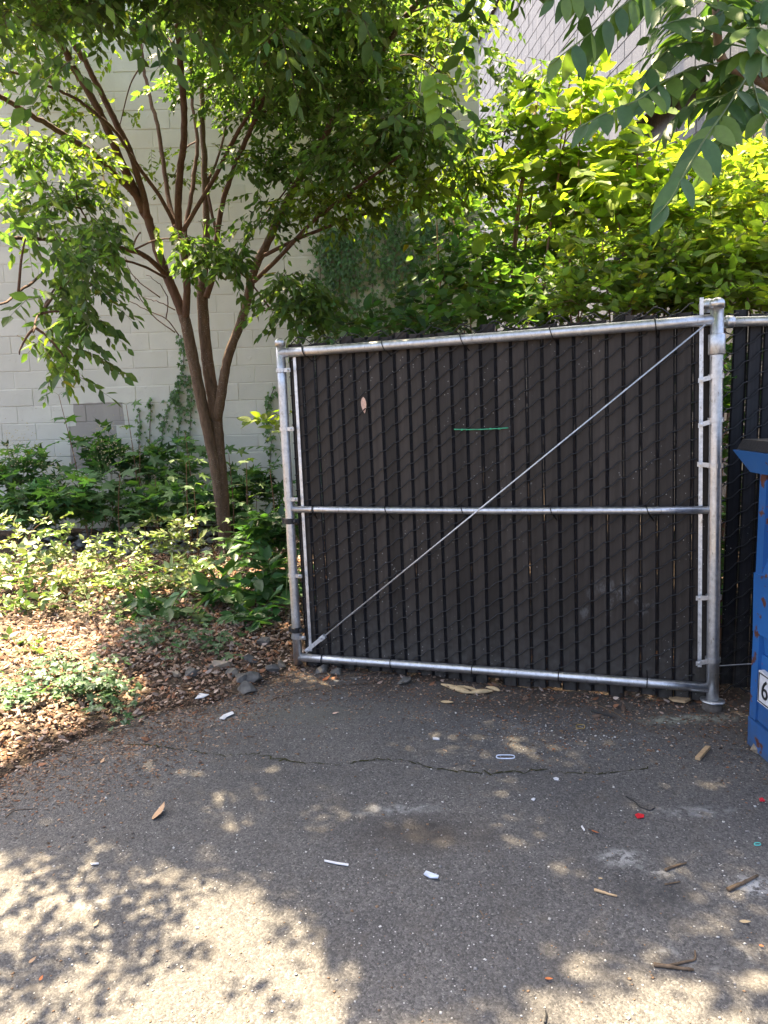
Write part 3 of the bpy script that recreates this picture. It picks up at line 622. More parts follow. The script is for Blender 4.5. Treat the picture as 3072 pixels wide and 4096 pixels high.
for lo, hi in (((sy0+.006, .236), (sy1-.006, .236+bw)), ((sy0+.006, .359-bw), (sy1-.006, .359)), ((sy0+.006, .2402), (sy0+.006+bw, .3548)), ((sy1-.006-bw, .2402), (sy1-.006, .3548))): MB().box((DX-.0185, lo[0], lo[1]), (DX-.0163, hi[0], hi[1])).put('plate_border', M['black'], pl)
tc = bpy.data.curves.new('number', 'FONT'); tc.body = '6'; tc.size = .115; tc.extrude = .001; tc.materials.append(M['black'])
tmp_o = bpy.data.objects.new('number_tmp', tc); COL.objects.link(tmp_o); bpy.context.view_layer.update()
nm = bpy.data.meshes.new_from_object(tmp_o.evaluated_get(bpy.context.evaluated_depsgraph_get())); bpy.data.objects.remove(tmp_o)
addo('number', nm, M['black'], pl, (DX-.0175, sy1-.028, .259), [[0, 0, -1], [-1, 0, 0], [0, 1, 0]])

# ================================================================== VEGETATION
def shadow(P, z0): return P - SD*((P[:, 2:3]-z0)/SD[2])
def gpoly(pts, z=0.0):
    a = atZ(np.array([p[0] for p in pts], float), np.array([p[1] for p in pts], float), z); return [(x, y) for x, y, _ in a]
# where the photograph shows sun on the ground / on the shrubs
LIT_BED = gpoly([(-400, 2330), (300, 2300), (700, 2290), (1000, 2290), (1120, 2330), (1000, 2420), (800, 2430), (560, 2520), (420, 2620), (640, 2680), (560, 2770), (330, 2840), (120, 2960), (-300, 3060)], .1)
LIT_FG = gpoly([(-500, 3420), (0, 3400), (380, 3440), (620, 3520), (760, 3440), (960, 3480), (1060, 3560), (1220, 3720), (1400, 3790), (1470, 3980), (1540, 4120), (1700, 4500), (-700, 4600)])
LIT_FG2 = gpoly([(1600, 4070), (2150, 4090), (2300, 3990), (2600, 3960), (2900, 3960), (3072, 3900), (3400, 3900), (3400, 4700), (1600, 4700)])
LIT_FLECK = gpoly([(2050, 3990), (2150, 3800), (2450, 3640), (2800, 3600), (3200, 3600), (3200, 4000), (2300, 4000)])
LIT_SHRUB = [(.75, 4.5), (3.2, 4.3), (3.2, 6.9), (1.1, 6.9), (.75, 6.3)]
LIT_MAPLE = [(-1.9, 6.3), (-.7, 6.3), (-.6, 7.4), (-1.9, 7.4)]; LIT_AIL = [(.75, 2.2), (1.7, 2.2), (1.7, 3.3), (.75, 3.3)]
def lit_keep(P, p_bed=.04, p_fg=.03, p_sh=.15):
    g = shadow(P, .1); s2 = shadow(P, 2.2); keep = np.ones(len(P), bool); r = rng.random(len(P))
    keep &= ~(inpoly(g[:, 0], g[:, 1], LIT_BED) & (r > p_bed)); keep &= ~((inpoly(g[:, 0], g[:, 1], LIT_FG) | inpoly(g[:, 0], g[:, 1], LIT_FG2)) & (r > p_fg))
    keep &= ~(inpoly(s2[:, 0], s2[:, 1], LIT_SHRUB) & (P[:, 2] > 3.3) & (r > p_sh)); s3 = shadow(P, .75); keep &= ~(inpoly(s3[:, 0], s3[:, 1], LIT_MAPLE) & (P[:, 2] > 1.3) & (r > .06)); s4 = shadow(P, 2.75); keep &= ~(inpoly(s4[:, 0], s4[:, 1], LIT_AIL) & (P[:, 2] > 3.2) & (r > .25)); return keep
def vol(cx, cy, y, rx, ry, ry_d, n):
    q = rng.normal(size=(n, 3)); q = q/np.linalg.norm(q, axis=1, keepdims=True)*rng.random((n, 1))**(1/2.6)
    return atY(cx+q[:, 0]*rx, cy+q[:, 1]*ry, y+q[:, 2]*ry_d)

# ---------------------------------------------------------------- the elm-like tree
TY = 7.30; tb0 = atZ(905., 2250., .04)
tree = root('elm_tree', tb0, 'multi-stemmed elm-like tree with reddish branches in front of the cream wall', 'tree')
def limb(name, pts, ys, r0, r1, mt='bark_up', n=12, flare=0.0, wob=.006):
    pts = np.array(pts, float); k = len(pts); ys = np.interp(np.linspace(0, 1, k), np.linspace(0, 1, len(ys)), ys)
    P = smooth_path(atY(pts[:, 0], pts[:, 1], ys), 5); P += wob*rng.normal(size=P.shape)*np.linspace(0, 1, len(P))[:, None]
    t = np.linspace(0, 1, len(P)); r = r0+(r1-r0)*t**.85; r = r*(1+.03*rng.normal(size=len(P)))
    if flare: r = r+flare*np.exp(-t*22)
    MB().tube(P, r, n).put(name, M[mt], tree, True); return P
LIMBS = []
LIMBS.append(limb('trunk', [(912, 2275), (905, 2200), (895, 2080), (884, 1930), (874, 1800), (866, 1700), (852, 1590), (833, 1462), (818, 1330), (810, 1200), (808, 1150)], [TY-.02, TY, TY+.04, TY+.05], .074, .052, 'bark', 16, .035, .002))
LIMBS.append(limb('trunk', [(893, 2120), (880, 1985), (862, 1870), (836, 1745), (805, 1600), (775, 1450), (747, 1310), (735, 1260)], [TY-.02, TY-.04, TY-.07, TY-.08], .058, .050, 'bark', 14, 0, .002))
LIMBS.append(limb('branch', [(738, 1275), (705, 1190), (668, 1105), (630, 1000), (592, 880), (565, 830)], [TY-.08, TY-.15], .047, .040, 'bark_up'))
LIMBS.append(limb('branch', [(575, 850), (524, 729), (491, 663), (457, 583), (424, 504), (385, 424), (331, 331), (292, 265), (252, 186), (199, 99), (139, 0), (90, -100), (20, -260)], [TY-.15, TY-.5, TY-1.0], .038, .024))
LIMBS.append(limb('branch', [(590, 870), (576, 790), (550, 703), (517, 597), (477, 517), (438, 438), (391, 345), (351, 265), (292, 172), (252, 80), (212, 0), (150, -150)], [TY-.16, TY-.3, TY-.6], .033, .021))
LIMBS.append(limb('branch', [(575, 830), (530, 768), (464, 703), (371, 610), (265, 544), (166, 484), (66, 424), (-20, 375), (-160, 300)], [TY-.15, TY-.6, TY-1.2], .030, .018))
LIMBS.append(limb('branch', [(660, 1095), (617, 1054), (564, 1015), (464, 988), (358, 971), (252, 962), (120, 955), (20, 960)], [TY-.14, TY-.9, TY-2.2], .027, .012))
LIMBS.append(limb('branch', [(742, 1270), (748, 1180), (746, 1100), (738, 1020), (718, 935), (706, 900)], [TY-.1, TY-.16], .036, .033, 'bark_up'))
LIMBS.append(limb('branch', [(714, 930), (713, 796), (723, 663), (736, 564), (736, 431), (723, 298), (716, 166), (710, 30), (705, -120), (690, -300)], [TY-.18, TY-.5, TY-1.1], .034, .023))
LIMBS.append(limb('branch', [(702, 905), (685, 850), (670, 769), (650, 630), (630, 504), (597, 385), (577, 279), (560, 150), (545, 0)], [TY-.1, TY+.2, TY+.5], .026, .012))
LIMBS.append(limb('branch', [(698, 895), (637, 782), (570, 690), (517, 610), (464, 531), (411, 477), (318, 405), (232, 358), (99, 305), (-60, 250)], [TY-.2, TY-.7, TY-1.3], .019, .009))
LIMBS.append(limb('branch', [(732, 925), (796, 816), (862, 703), (928, 570), (995, 451), (1034, 358), (1060, 250), (1090, 100), (1120, -80)], [TY-.2, TY-.5, TY-1.2], .021, .011))
LIMBS.append(limb('branch', [(808, 1160), (822, 1020), (826, 928), (822, 796), (816, 663), (809, 497), (806, 300), (800, 100), (790, -100)], [TY+.05, TY+.15, TY+.3], .042, .016, 'bark'))
LIMBS.append(limb('branch', [(812, 1175), (770, 1090), (752, 1010), (740, 930), (757, 830), (775, 700), (790, 560), (770, 420), (765, 250), (770, 60)], [TY+.05, TY+.35, TY+.6], .030, .012))
LIMBS.append(limb('branch', [(825, 1190), (850, 1110), (862, 1010), (872, 915), (895, 796), (928, 696), (981, 564), (1028, 464), (1054, 385), (1090, 250), (1130, 80), (1150, -80)], [TY, TY-.1, TY-.5, TY-1], .030, .014))
LIMBS.append(limb('branch', [(868, 940), (840, 820), (832, 730), (870, 640), (900, 520), (930, 380), (940, 200)], [TY, TY+.2, TY+.5], .016, .008))
LIMBS.append(limb('branch', [(868, 1680), (882, 1600), (897, 1505), (919, 1404), (962, 1295), (988, 1205), (1019, 1074), (1066, 981), (1106, 895), (1152, 802), (1192, 729), (1245, 637), (1298, 550), (1338, 464), (1391, 391), (1450, 312), (1510, 219), (1563, 152), (1629, 60), (1676, 0), (1750, -120), (1860, -300)], [TY, TY-.1, TY-.5, TY-1.1, TY-1.8], .050, .017, 'bark'))
LIMBS.append(limb('branch', [(1018, 1125), (1112, 1034), (1192, 948), (1271, 869), (1377, 789), (1480, 715), (1600, 620), (1720, 500)], [TY-.3, TY-.9, TY-1.9], .020, .009))
LIMBS.append(limb('branch', [(1060, 1020), (1165, 968), (1271, 922), (1397, 875), (1563, 829), (1696, 789), (1850, 735), (1990, 690)], [TY-.35, TY-.7, TY-1.2], .018, .008))
LIMBS.append(limb('branch', [(900, 1120), (940, 1054), (999, 948), (1052, 869), (1132, 776), (1180, 700)], [TY-.05, TY-.2, TY-.4], .012, .006))
LIMBS.append(limb('branch', [(450, 995), (380, 940), (330, 850), (300, 760)], [TY-.9, TY-1.4], .010, .005))
LIMBS.append(limb('branch', [(660, 1110), (560, 1060), (420, 1030), (330, 1060), (240, 1130), (170, 1240), (130, 1330)], [TY-.4, TY-1.6, TY-2.9], .012, .005))
LIMBS.append(limb('branch', [(360, 972), (250, 1010), (150, 1110), (60, 1180), (-20, 1230)], [TY-1.2, TY-2.3, TY-3.0], .012, .006))
LIMBS.append(limb('branch', [(1010, 1260), (1060, 1240), (1130, 1235), (1230, 1245)], [TY-.2, TY-.5], .008, .004))
# bare twigs left of the stems
for pts in ([(716, 1342), (664, 1275), (580, 1236), (505, 1194), (463, 1143)], [(700, 1330), (610, 1260), (545, 1160), (540, 1110)], [(664, 1275), (672, 1200), (640, 1140), (590, 1100)], [(640, 1190), (560, 1130), (520, 1080), (500, 1030)], [(700, 1240), (640, 1210), (575, 1190)]):
    limb('bare_twig', pts, [TY-.1, TY-.5], .006, .0025, 'bark_up', 6)
# connecting boughs: dense cloud of points to hang twigs on
BP = np.concatenate([p[len(p)//3:] for p in LIMBS[2:]])
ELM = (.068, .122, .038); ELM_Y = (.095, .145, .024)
CL = []   # centre px, centre py, y, radius px x, py, depth radius, number of twigs, leaf length, colour, down-bias
def cl(*a): CL.append(a)
# upper crown: the back of it, behind the limbs, catches the sun
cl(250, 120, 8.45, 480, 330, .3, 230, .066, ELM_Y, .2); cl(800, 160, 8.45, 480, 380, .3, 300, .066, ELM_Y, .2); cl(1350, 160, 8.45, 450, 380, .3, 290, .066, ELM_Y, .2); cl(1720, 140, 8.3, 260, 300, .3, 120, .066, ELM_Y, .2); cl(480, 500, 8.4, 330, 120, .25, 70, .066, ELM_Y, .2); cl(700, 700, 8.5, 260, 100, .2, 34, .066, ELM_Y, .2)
cl(950, 40, 7.0, 420, 170, .4, 110, .066, ELM, .25); cl(900, 330, 7.3, 300, 190, .35, 85, .066, ELM, .3); cl(1180, 480, 6.9, 300, 170, .4, 110, .066, ELM, .3); cl(1250, 200, 6.6, 330, 220, .4, 120, .068, ELM, .3); cl(1550, 120, 6.3, 330, 200, .4, 120, .068, ELM, .3); cl(1450, 420, 6.2, 330, 160, .4, 110, .07, ELM, .35); cl(1880, 60, 6.3, 190, 150, .5, 60, .068, ELM, .3)
cl(1650, 540, 5.6, 260, 110, .4, 90, .072, ELM, .4); cl(1420, 660, 6.0, 240, 80, .4, 60, .072, ELM, .4); cl(1100, 700, 6.7, 200, 80, .35, 44, .07, ELM, .35); cl(1850, 560, 5.9, 170, 110, .4, 40, .072, ELM, .35); cl(2060, 370, 6.0, 150, 110, .5, 30, .07, ELM, .35); cl(1990, 560, 5.9, 110, 90, .4, 16, .07, ELM, .35)
cl(1450, 820, 6.4, 330, 70, .4, 56, .07, ELM_Y, .3); cl(1800, 750, 6.1, 230, 85, .4, 66, .07, ELM_Y, .3); cl(1300, 880, 6.6, 170, 60, .3, 20, .07, ELM_Y, .35); cl(1040, 890, 6.8, 110, 110, .3, 16, .07, ELM, .4)
cl(1780, 300, 7.4, 200, 200, .3, 70, .068, ELM_Y, .25); cl(1600, 30, 7.0, 350, 120, .3, 70, .068, ELM, .25); cl(150, 70, 4.7, 250, 110, .3, 30, .062, ELM, .3); cl(450, 30, 4.8, 250, 90, .3, 34, .062, ELM, .3); cl(800, 30, 4.9, 260, 110, .3, 40, .062, ELM, .3); cl(60, 60, 6.4, 240, 170, .4, 40, .07, ELM, .3); cl(330, 60, 6.6, 240, 120, .3, 30, .07, ELM, .3); cl(620, 120, 6.9, 200, 130, .3, 30, .07, ELM, .3)
# lower sprays near the stems
cl(750, 960, 6.6, 150, 70, .4, 16, .08, ELM, .5); cl(880, 1040, 6.5, 130, 80, .3, 24, .085, ELM, .6); cl(560, 930, 6.6, 130, 50, .4, 11, .075, ELM_Y, .4); cl(1190, 1180, 6.2, 130, 120, .4, 36, .08, ELM, .55); cl(1290, 1260, 6.2, 120, 80, .3, 20, .08, ELM, .55)
# left: tiers and the hanging curtain nearer the camera
cl(120, 640, 6.2, 260, 90, .4, 50, .07, ELM, .4); cl(330, 640, 6.9, 180, 90, .4, 28, .078, ELM_Y, .4); cl(170, 830, 6.0, 250, 70, .4, 50, .07, ELM, .45); cl(60, 360, 6.4, 140, 60, .4, 14, .07, ELM, .4); cl(420, 780, 6.6, 150, 60, .4, 12, .075, ELM_Y, .4)
cl(100, 960, 4.6, 240, 120, .4, 31, .07, ELM, .6); cl(330, 1090, 4.8, 160, 130, .35, 28, .07, ELM, .8); cl(80, 1180, 4.5, 170, 120, .4, 22, .08, ELM, .8); cl(290, 1260, 4.8, 110, 120, .3, 21, .07, ELM, .9)
cl(80, 1400, 4.5, 150, 90, .35, 34, .08, ELM_Y, .9); cl(250, 1420, 4.6, 80, 110, .3, 14, .078, ELM, .9); cl(390, 960, 5.4, 110, 110, .3, 30, .075, ELM, .6)
ALL = []; LINES = []
for cx, cy, y, rx, ry, rd, n, leaf, col, dn in CL:
    n = int(n*1.25); cy = cy-70 if cy < 900 else cy-25; P = vol(cx, cy, y, rx, ry*.9, rd, n); D = np.stack([rng.normal(size=n), rng.normal(size=n)-.25, .25*rng.normal(size=n)-dn*.8], 1); L = rng.uniform(.16, .40, n)
    keep = lit_keep(P+norm(D)*(L*.5)[:, None])
    if (cx < 450 and 350 < cy < 850) or cx > 1950: keep |= rng.random(n) < .6
    P = P[keep]; D = D[keep]; L = L[keep]; n = len(P)
    if not n: continue
    A, ln = twigs(P, D, L, 11, leaf, col, droop=.25+.35*dn, upn=.9); ALL.append(A); LINES.append(ln)
# crown over the pavement, above the frame: what shades the gate and the asphalt
n = 10800; g = np.stack([rng.uniform(-2.6, 2.9, n), rng.uniform(.6, 4.9, n), np.zeros(n)], 1); h = rng.uniform(3.9, 6.4, n)
keep = ~(inpoly(g[:, 0], g[:, 1], LIT_FG) & (rng.random(n) > .012)) & ~(inpoly(g[:, 0], g[:, 1], LIT_FG2) & (rng.random(n) > .06)) & ~(inpoly(g[:, 0], g[:, 1], LIT_BED) & (rng.random(n) > .03))
keep &= ~(inpoly(g[:, 0], g[:, 1], LIT_FLECK) & (rng.random(n) > .42)); clump = vnoise(g[:, 0], g[:, 1], 4.2, 7); keep &= rng.random(n) < np.clip(.80+.8*clump, .03, 1)
DV = np.stack([rng.normal(size=n), rng.normal(size=n), .2*rng.normal(size=n)-.2], 1); LV_ = rng.uniform(.2, .42, n)
P = g+SD*(h/SD[2])[:, None]-norm(DV)*(LV_*.5)[:, None]; px, py, d = proj(P); keep &= ~((py > np.where(px < 950, 20, 330)) & (px > 0) & (px < 3072)); keep &= ~((px > 1980) & (px < 3300) & (py > -150)); P, DV, LV_ = P[keep], DV[keep], LV_[keep]; keep = lit_keep(P+norm(DV)*(LV_*.5)[:, None], .03, .03, .08); P, DV, LV_ = P[keep], DV[keep], LV_[keep]; n = len(P)
A, ln = twigs(P, DV, LV_, 11, .080, ELM, droop=.35, upn=.9)
OVER = A; LINES.append(ln)
SH = []  # unseen sprays added out of frame to cast leaf shadows on the foreground
for cx, cy, rx, ry, k_ in ((120, 3700, 180, 60, 9), (330, 3620, 140, 60, 9), (420, 3760, 150, 60, 9), (150, 3880, 170, 50, 8), (480, 3920, 140, 60, 6), (700, 3560, 140, 40, 9), (80, 4030, 140, 40, 8), (620, 3700, 120, 60, 7), (900, 3600, 110, 40, 6), (1080, 3720, 110, 50, 5), (300, 3480, 200, 40, 8), (800, 3860, 140, 70, 4), (1250, 3880, 90, 60, 4)):
    g = atZ(cx+rx*rng.normal(size=k_)*.6, cy+ry*rng.normal(size=k_)*.6); P = g+SD*(rng.uniform(2.2, 3.4, k_)/SD[2])[:, None]; qx, qy, _ = proj(P); P = P[(qx < -120) | (qy < -120)]; k_ = len(P)
    if not k_: continue
    A, ln = twigs(P, np.stack([rng.normal(size=k_), rng.normal(size=k_), -.3+0*rng.normal(size=k_)], 1), rng.uniform(.2, .4, k_), 9, .065, ELM); SH.append(A); LINES.append(ln)
OVER = cat(OVER, *SH)
# nearer sprays of larger, bluish leaves at the top of the frame
NEAR = []
for cx, cy, y, rx, ry, n in ((290, 230, 3.7, 100, 45, 5), (560, 80, 3.7, 80, 50, 4), (1080, 110, 3.6, 90, 90, 6), (760, 120, 3.9, 80, 50, 3), (1400, 20, 3.6, 120, 30, 3), (1700, 430, 4.4, 150, 70, 9), (40, 60, 3.6, 60, 40, 3)):
    P = vol(cx, cy, y, rx, ry, .2, n); A, ln = twigs(P, np.stack([rng.normal(size=n), -.2+.5*rng.normal(size=n), -.35+0*P[:, 0]], 1), rng.uniform(.16, .30, n), 7, .075, (.05, .10, .045), droop=.7, upn=.7); NEAR.append(A); LINES.append(ln)
A0 = cat(*ALL, *NEAR)
foliage(tree, T_ELM, A0, M['leaf'], 'crown', singles=290)
foliage(tree, T_ELM1, OVER, M['leaf'], 'crown')
addo('twigs', relmesh(twigmesh('twigs', np.concatenate(LINES)), tree), M['twig'], tree, None, None, 'stuff')
# boughs that carry each clump back to the nearest limb
for cx, cy, y, *_ in CL:
    c = atY(float(cx), float(cy), y); i = np.argmin(np.linalg.norm(BP-c, axis=1)); b = BP[i]
    if np.linalg.norm(b-c) < .12 or (y < 5 and cy < 200): continue
    mid = (b+c)/2+np.array([0, 0, .10])*np.linalg.norm(b-c); e = c+(c-b)*.06-np.array([0, 0, .02])
    MB().tube(smooth_path([b, mid, c, e], 5), np.linspace(.009, .003, 16), 6).put('bough', M['bark_up'], tree, True)
oc = P[::9] if len(P) > 20 else P
for q in np.linspace(0, 1, 14):
    c = np.array([rng.uniform(-3.2, .4), rng.uniform(3.6, 6.2), rng.uniform(4.6, 5.8)]); i = np.argmin(np.linalg.norm(BP-c, axis=1)); b = BP[i]
    MB().tube(smooth_path([b, (b+c)/2+[0, 0, .25], c], 6), np.linspace(.014, .005, 13), 6).put('bough', M['bark_up'], tree, True)
# hanging sprig with lit serrated leaves
sp = smooth_path(atY(np.array([1716., 1712, 1700, 1690, 1735, 1750, 1765, 1790]), np.array([-40., 80, 200, 300, 300, 370, 450, 530]), np.array([3.3]*4+[3.2]*4))[4:], 4)
MB().tube(smooth_path(atY(np.array([1716., 1714, 1704, 1686, 1676]), np.array([-60., 80, 180, 290, 370]), 3.4), 4), .0022, 5).put('sprig', M['stem_green'], tree, True)
spr = MB().tube(sp, np.linspace(.0028, .0012, len(sp)), 5).put('sprig', M['stem_green'], tree, True)
lv = [single_leaf('leaf', T_WIDE, c) for c in ((.16, .26, .05), (.20, .30, .05))]
for bx, by, tx, ty in ((1738, 305, 1690, 355), (1738, 320, 1700, 380), (1742, 298, 1800, 320), (1748, 335, 1805, 372), (1742, 370, 1705, 438), (1757, 400, 1812, 420), (1752, 430, 1712, 488), (1768, 455, 1818, 480), (1770, 498, 1742, 545), (1790, 522, 1815, 530)):
    a = atY(float(bx), float(by), 3.2); b = atY(float(tx), float(ty), 3.15); o = addo('leaf', lv[bx % 2], M['leaf'], spr, a, basis(b-a, [.15, -.75, .45])); o.scale = (np.linalg.norm(b-a)*1.05,)*3

# ---------------------------------------------------------------- shrubs and saplings behind the gate
def stems(parent, base, tops, r0, mt, name='stem'):
    for t in tops:
        t = np.asarray(t); b = np.asarray(base)+np.array([.05*rng.normal(), .05*rng.normal(), -.03]); m = b*.45+t*.55+np.array([.08*rng.normal(), .08*rng.normal(), .12*abs(t[2]-b[2])])
        MB().tube(smooth_path([b, m, t], 6), np.linspace(r0, r0*.35, 13), 6).put(name, M[mt], parent, True)
def shrub(name, label, cat_, clumps, base, leaf, col, K=9, T=T_OV, mt='leaf', singles=40, stem='stem_red', droop=.2, upn=.8, L=(.2, .45), group=None, up=.15, r0=.011, var=.22, nst=None):
    base = np.array([base[0], base[1], bz(base[0], base[1])]); rt = root(name, base, label, cat_, group); AA = []; LN = []; tops = []
    for cx, cy, y, rx, ry, rd, n in clumps:
        P = vol(cx, cy, y, rx, ry, rd, n); D = np.stack([rng.normal(size=n), rng.normal(size=n), .35*rng.normal(size=n)+up], 1)
        A, ln = twigs(P, D, rng.uniform(*L, n), K, leaf, col, droop=droop, upn=upn, var=var); AA.append(A); LN.append(ln)
        for q in range(2): tops.append(atY(cx+rx*.5*rng.normal(), cy-ry*.3+ry*.3*rng.normal(), y))
    ok = cat(*AA); z = ok[0][:, 2] > .03; ok = [a[z] for a in ok]
    foliage(rt, T, ok, M[mt], singles=singles, Tbig=T_WIDE if T is T_OV else None); LN = np.concatenate(LN)
    addo('twigs', relmesh(twigmesh('twigs', LN, .0018), rt), M[stem], rt, None, None, 'stuff'); stems(rt, base, tops[:nst] if nst else tops, r0, stem); return rt
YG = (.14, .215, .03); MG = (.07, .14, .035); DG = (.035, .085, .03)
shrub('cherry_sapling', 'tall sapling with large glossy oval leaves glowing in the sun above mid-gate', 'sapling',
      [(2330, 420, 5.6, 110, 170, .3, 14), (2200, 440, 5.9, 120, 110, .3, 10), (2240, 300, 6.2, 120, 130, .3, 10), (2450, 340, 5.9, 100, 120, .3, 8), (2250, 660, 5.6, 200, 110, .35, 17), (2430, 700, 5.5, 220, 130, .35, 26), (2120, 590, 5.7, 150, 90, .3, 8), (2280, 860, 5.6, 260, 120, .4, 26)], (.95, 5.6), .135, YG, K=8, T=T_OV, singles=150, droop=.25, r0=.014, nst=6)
shrub('arching_sapling', 'sapling with arching reddish shoots of bright leaves left of the shaded wall recess', 'sapling',
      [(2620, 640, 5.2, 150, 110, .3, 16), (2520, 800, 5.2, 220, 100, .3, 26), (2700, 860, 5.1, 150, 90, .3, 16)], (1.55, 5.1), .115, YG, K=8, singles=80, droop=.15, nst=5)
shrub('honeysuckle_shrub', 'fine-leaved shrub with upright twigs directly above the gate rail', 'shrub',
      [(2400, 1040, 4.7, 240, 120, .3, 62), (2650, 1060, 4.6, 170, 140, .3, 60), (2450, 1200, 4.5, 260, 90, .25, 66), (2680, 1210, 4.5, 170, 80, .25, 46)], (1.35, 4.6), .062, (.115, .18, .03), K=10, singles=60, up=.7, L=(.15, .35))
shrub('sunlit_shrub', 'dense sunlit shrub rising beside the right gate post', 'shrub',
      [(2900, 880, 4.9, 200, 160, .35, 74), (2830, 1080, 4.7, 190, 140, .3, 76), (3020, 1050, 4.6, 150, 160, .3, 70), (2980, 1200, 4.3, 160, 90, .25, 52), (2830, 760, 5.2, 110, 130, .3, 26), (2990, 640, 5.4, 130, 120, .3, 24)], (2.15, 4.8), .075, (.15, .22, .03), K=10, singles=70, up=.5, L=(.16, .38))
shrub('viney_thicket', 'shaded thicket of mixed leaves between the ivy curtains and the sapling', 'thicket',
      [(1960, 900, 6.6, 230, 130, .5, 40), (1900, 1060, 6.2, 240, 120, .5, 46), (2090, 1020, 5.8, 220, 150, .4, 48), (1950, 1220, 5.4, 260, 90, .4, 56), (2200, 1180, 5.1, 170, 110, .35, 48), (1780, 760, 7.0, 130, 90, .4, 16)], (.8, 6.2), .085, MG, K=9, singles=80, r0=.010)
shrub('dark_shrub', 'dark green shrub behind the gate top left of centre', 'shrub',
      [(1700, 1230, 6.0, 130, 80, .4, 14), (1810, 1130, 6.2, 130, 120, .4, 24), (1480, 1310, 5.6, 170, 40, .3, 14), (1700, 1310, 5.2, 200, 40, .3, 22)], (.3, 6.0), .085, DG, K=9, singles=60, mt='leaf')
shrub('back_thicket', 'pale green thicket far behind at the foot of the charcoal wall', 'thicket',
      [(2350, 950, 7.6, 320, 150, .7, 44), (2700, 950, 6.6, 240, 190, .6, 40), (2150, 800, 8.2, 190, 110, .5, 32), (2050, 1100, 7.4, 260, 150, .6, 40), (2950, 780, 5.9, 160, 130, .4, 34)], (1.9, 7.2), .10, (.11, .18, .035), K=8, singles=0)
# fern-like leaf just left of the gate post and yellow leaves behind it
shrub('yellow_sapling', 'small sapling with bright yellow-green leaves peeping behind the left gate upright', 'sapling', [(1085, 1700, 5.0, 40, 60, .15, 5)], (-.75, 5.0), .09, YG, K=5, singles=12, stem='stem_green', nst=1, r0=.004)
shrub('shaded_shrub', 'shaded leafy growth seen through the gaps of the right fence', 'shrub', [(2930, 1600, 4.1, 160, 280, .2, 60), (2950, 2200, 4.0, 180, 350, .2, 60)], (1.85, 4.1), .075, (.06, .13, .04), K=8, singles=10)
# ---------------------------------------------------------------- ivy
def ivy(name, label, strands, y_of, n_per, leaf, col, spread, nrm=(0, -1, 0), singles=40, group=None):
    P = []; X = []; N = []; S = []; lines = []; base = None
    for pts in strands:
        pts = np.array(pts, float); p = smooth_path(y_of(pts[:, 0], pts[:, 1]), 6); lines.append(p)
        if base is None: base = p[-1].copy()
        seg = rng.random(int(n_per*len(pts)))*(len(p)-1); i = seg.astype(int); q = p[i]+(p[np.minimum(i+1, len(p)-1)]-p[i])*(seg-i)[:, None]
        nv = np.array(nrm, float); t1 = np.cross([0, 0, 1.], nv); off = spread*rng.normal(size=(len(q), 1)); q = q+t1*off+np.array([0, 0, 1.])*spread*.3*rng.normal(size=(len(q), 1))+nv*rng.uniform(.015, .06, (len(q), 1))
        P.append(q); a = rng.normal(size=(len(q), 1))*.7; X.append(np.array([0, 0, -1.])+t1*a+nv*.35); N.append(nv+.35*rng.normal(size=(len(q), 3))+np.array([0, 0, .45])); S.append(leaf*rng.uniform(.55, 1.2, len(q)))
    base[2] = max(base[2]*0, 0); rt = root(name, base, label, 'ivy', group); A = [np.concatenate(z) for z in (P, X, N, S)]; A.append(leafcols(len(A[0]), col, .25))
    foliage(rt, T_IVY, A, M['leaf_gloss'], singles=singles)
    for p in lines: MB().tube(p, .004, 5).put('vine', M['twig'], rt, True)
wy = lambda a, b: atY(a, b, WY-.05)
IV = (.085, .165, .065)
ivy('ivy_curtain', 'broad ivy curtain climbing the cream wall, nearer the tree', [[(x+30*rng.normal(), 880+60*rng.random()), (x+15*rng.normal(), 1050), (x, 1250), (x, 1700), (x, 2090)] for x in (1280, 1320, 1360, 1400, 1430)], wy, 62, .085, IV, .085, singles=60)
ivy('ivy_curtain', 'second ivy curtain on the cream wall beside the thicket', [[(x+25*rng.normal(), 800+50*rng.random()), (x, 1000), (x, 1250), (x, 1700), (x, 2090)] for x in (1490, 1540, 1580, 1620, 1650)], wy, 64, .085, IV, .085, singles=60)
ivy('ivy_strand', 'thin ivy strand running high up the cream wall above the left ivy curtain', [[(1300, 750), (1295, 830), (1305, 900), (1310, 1250), (1310, 2090)]], wy, 14, .065, (.06, .12, .045), .03, singles=12)
ivy('ivy_strand', 'ivy growing thick at the corner end of the cream wall', [[(1700, 880), (1690, 1000), (1700, 1250), (1700, 2080)], [(1740, 900), (1745, 1100), (1740, 2080)], [(1800, 800), (1810, 1000), (1800, 2080)], [(1870, 780), (1870, 1000), (1860, 2080)]], wy, 50, .08, IV, .07, singles=40)
ivy('ivy_strand', 'ivy strand climbing the wall just left of the tree trunk', [[(722, 1340), (735, 1420), (728, 1500), (705, 1570), (680, 1620), (650, 1720), (650, 1900), (650, 2090)], [(760, 1500), (765, 1600), (760, 1750), (755, 2090)], [(700, 1560), (720, 1640), (712, 1760), (710, 2090)]], wy, 24, .075, (.07, .135, .045), .035, singles=50)
ivy('ivy_strand', 'short ivy shoots standing against the wall left of the trunk ivy', [[(600, 1590), (603, 1650), (598, 1760), (600, 2090)], [(555, 1630), (560, 1700), (555, 1800), (560, 2090)]], wy, 12, .065, (.075, .14, .045), .02, singles=20)
ivy('ivy_strand', 'ivy strand with round leaves between trunk and gate upright', [[(1100, 1545), (1078, 1600), (1062, 1680), (1085, 1760), (1080, 1850), (1080, 2090)]], wy, 16, .085, (.07, .14, .04), .035, singles=24)
dwn = np.array([-1, -DB, 0])/math.hypot(1, DB)
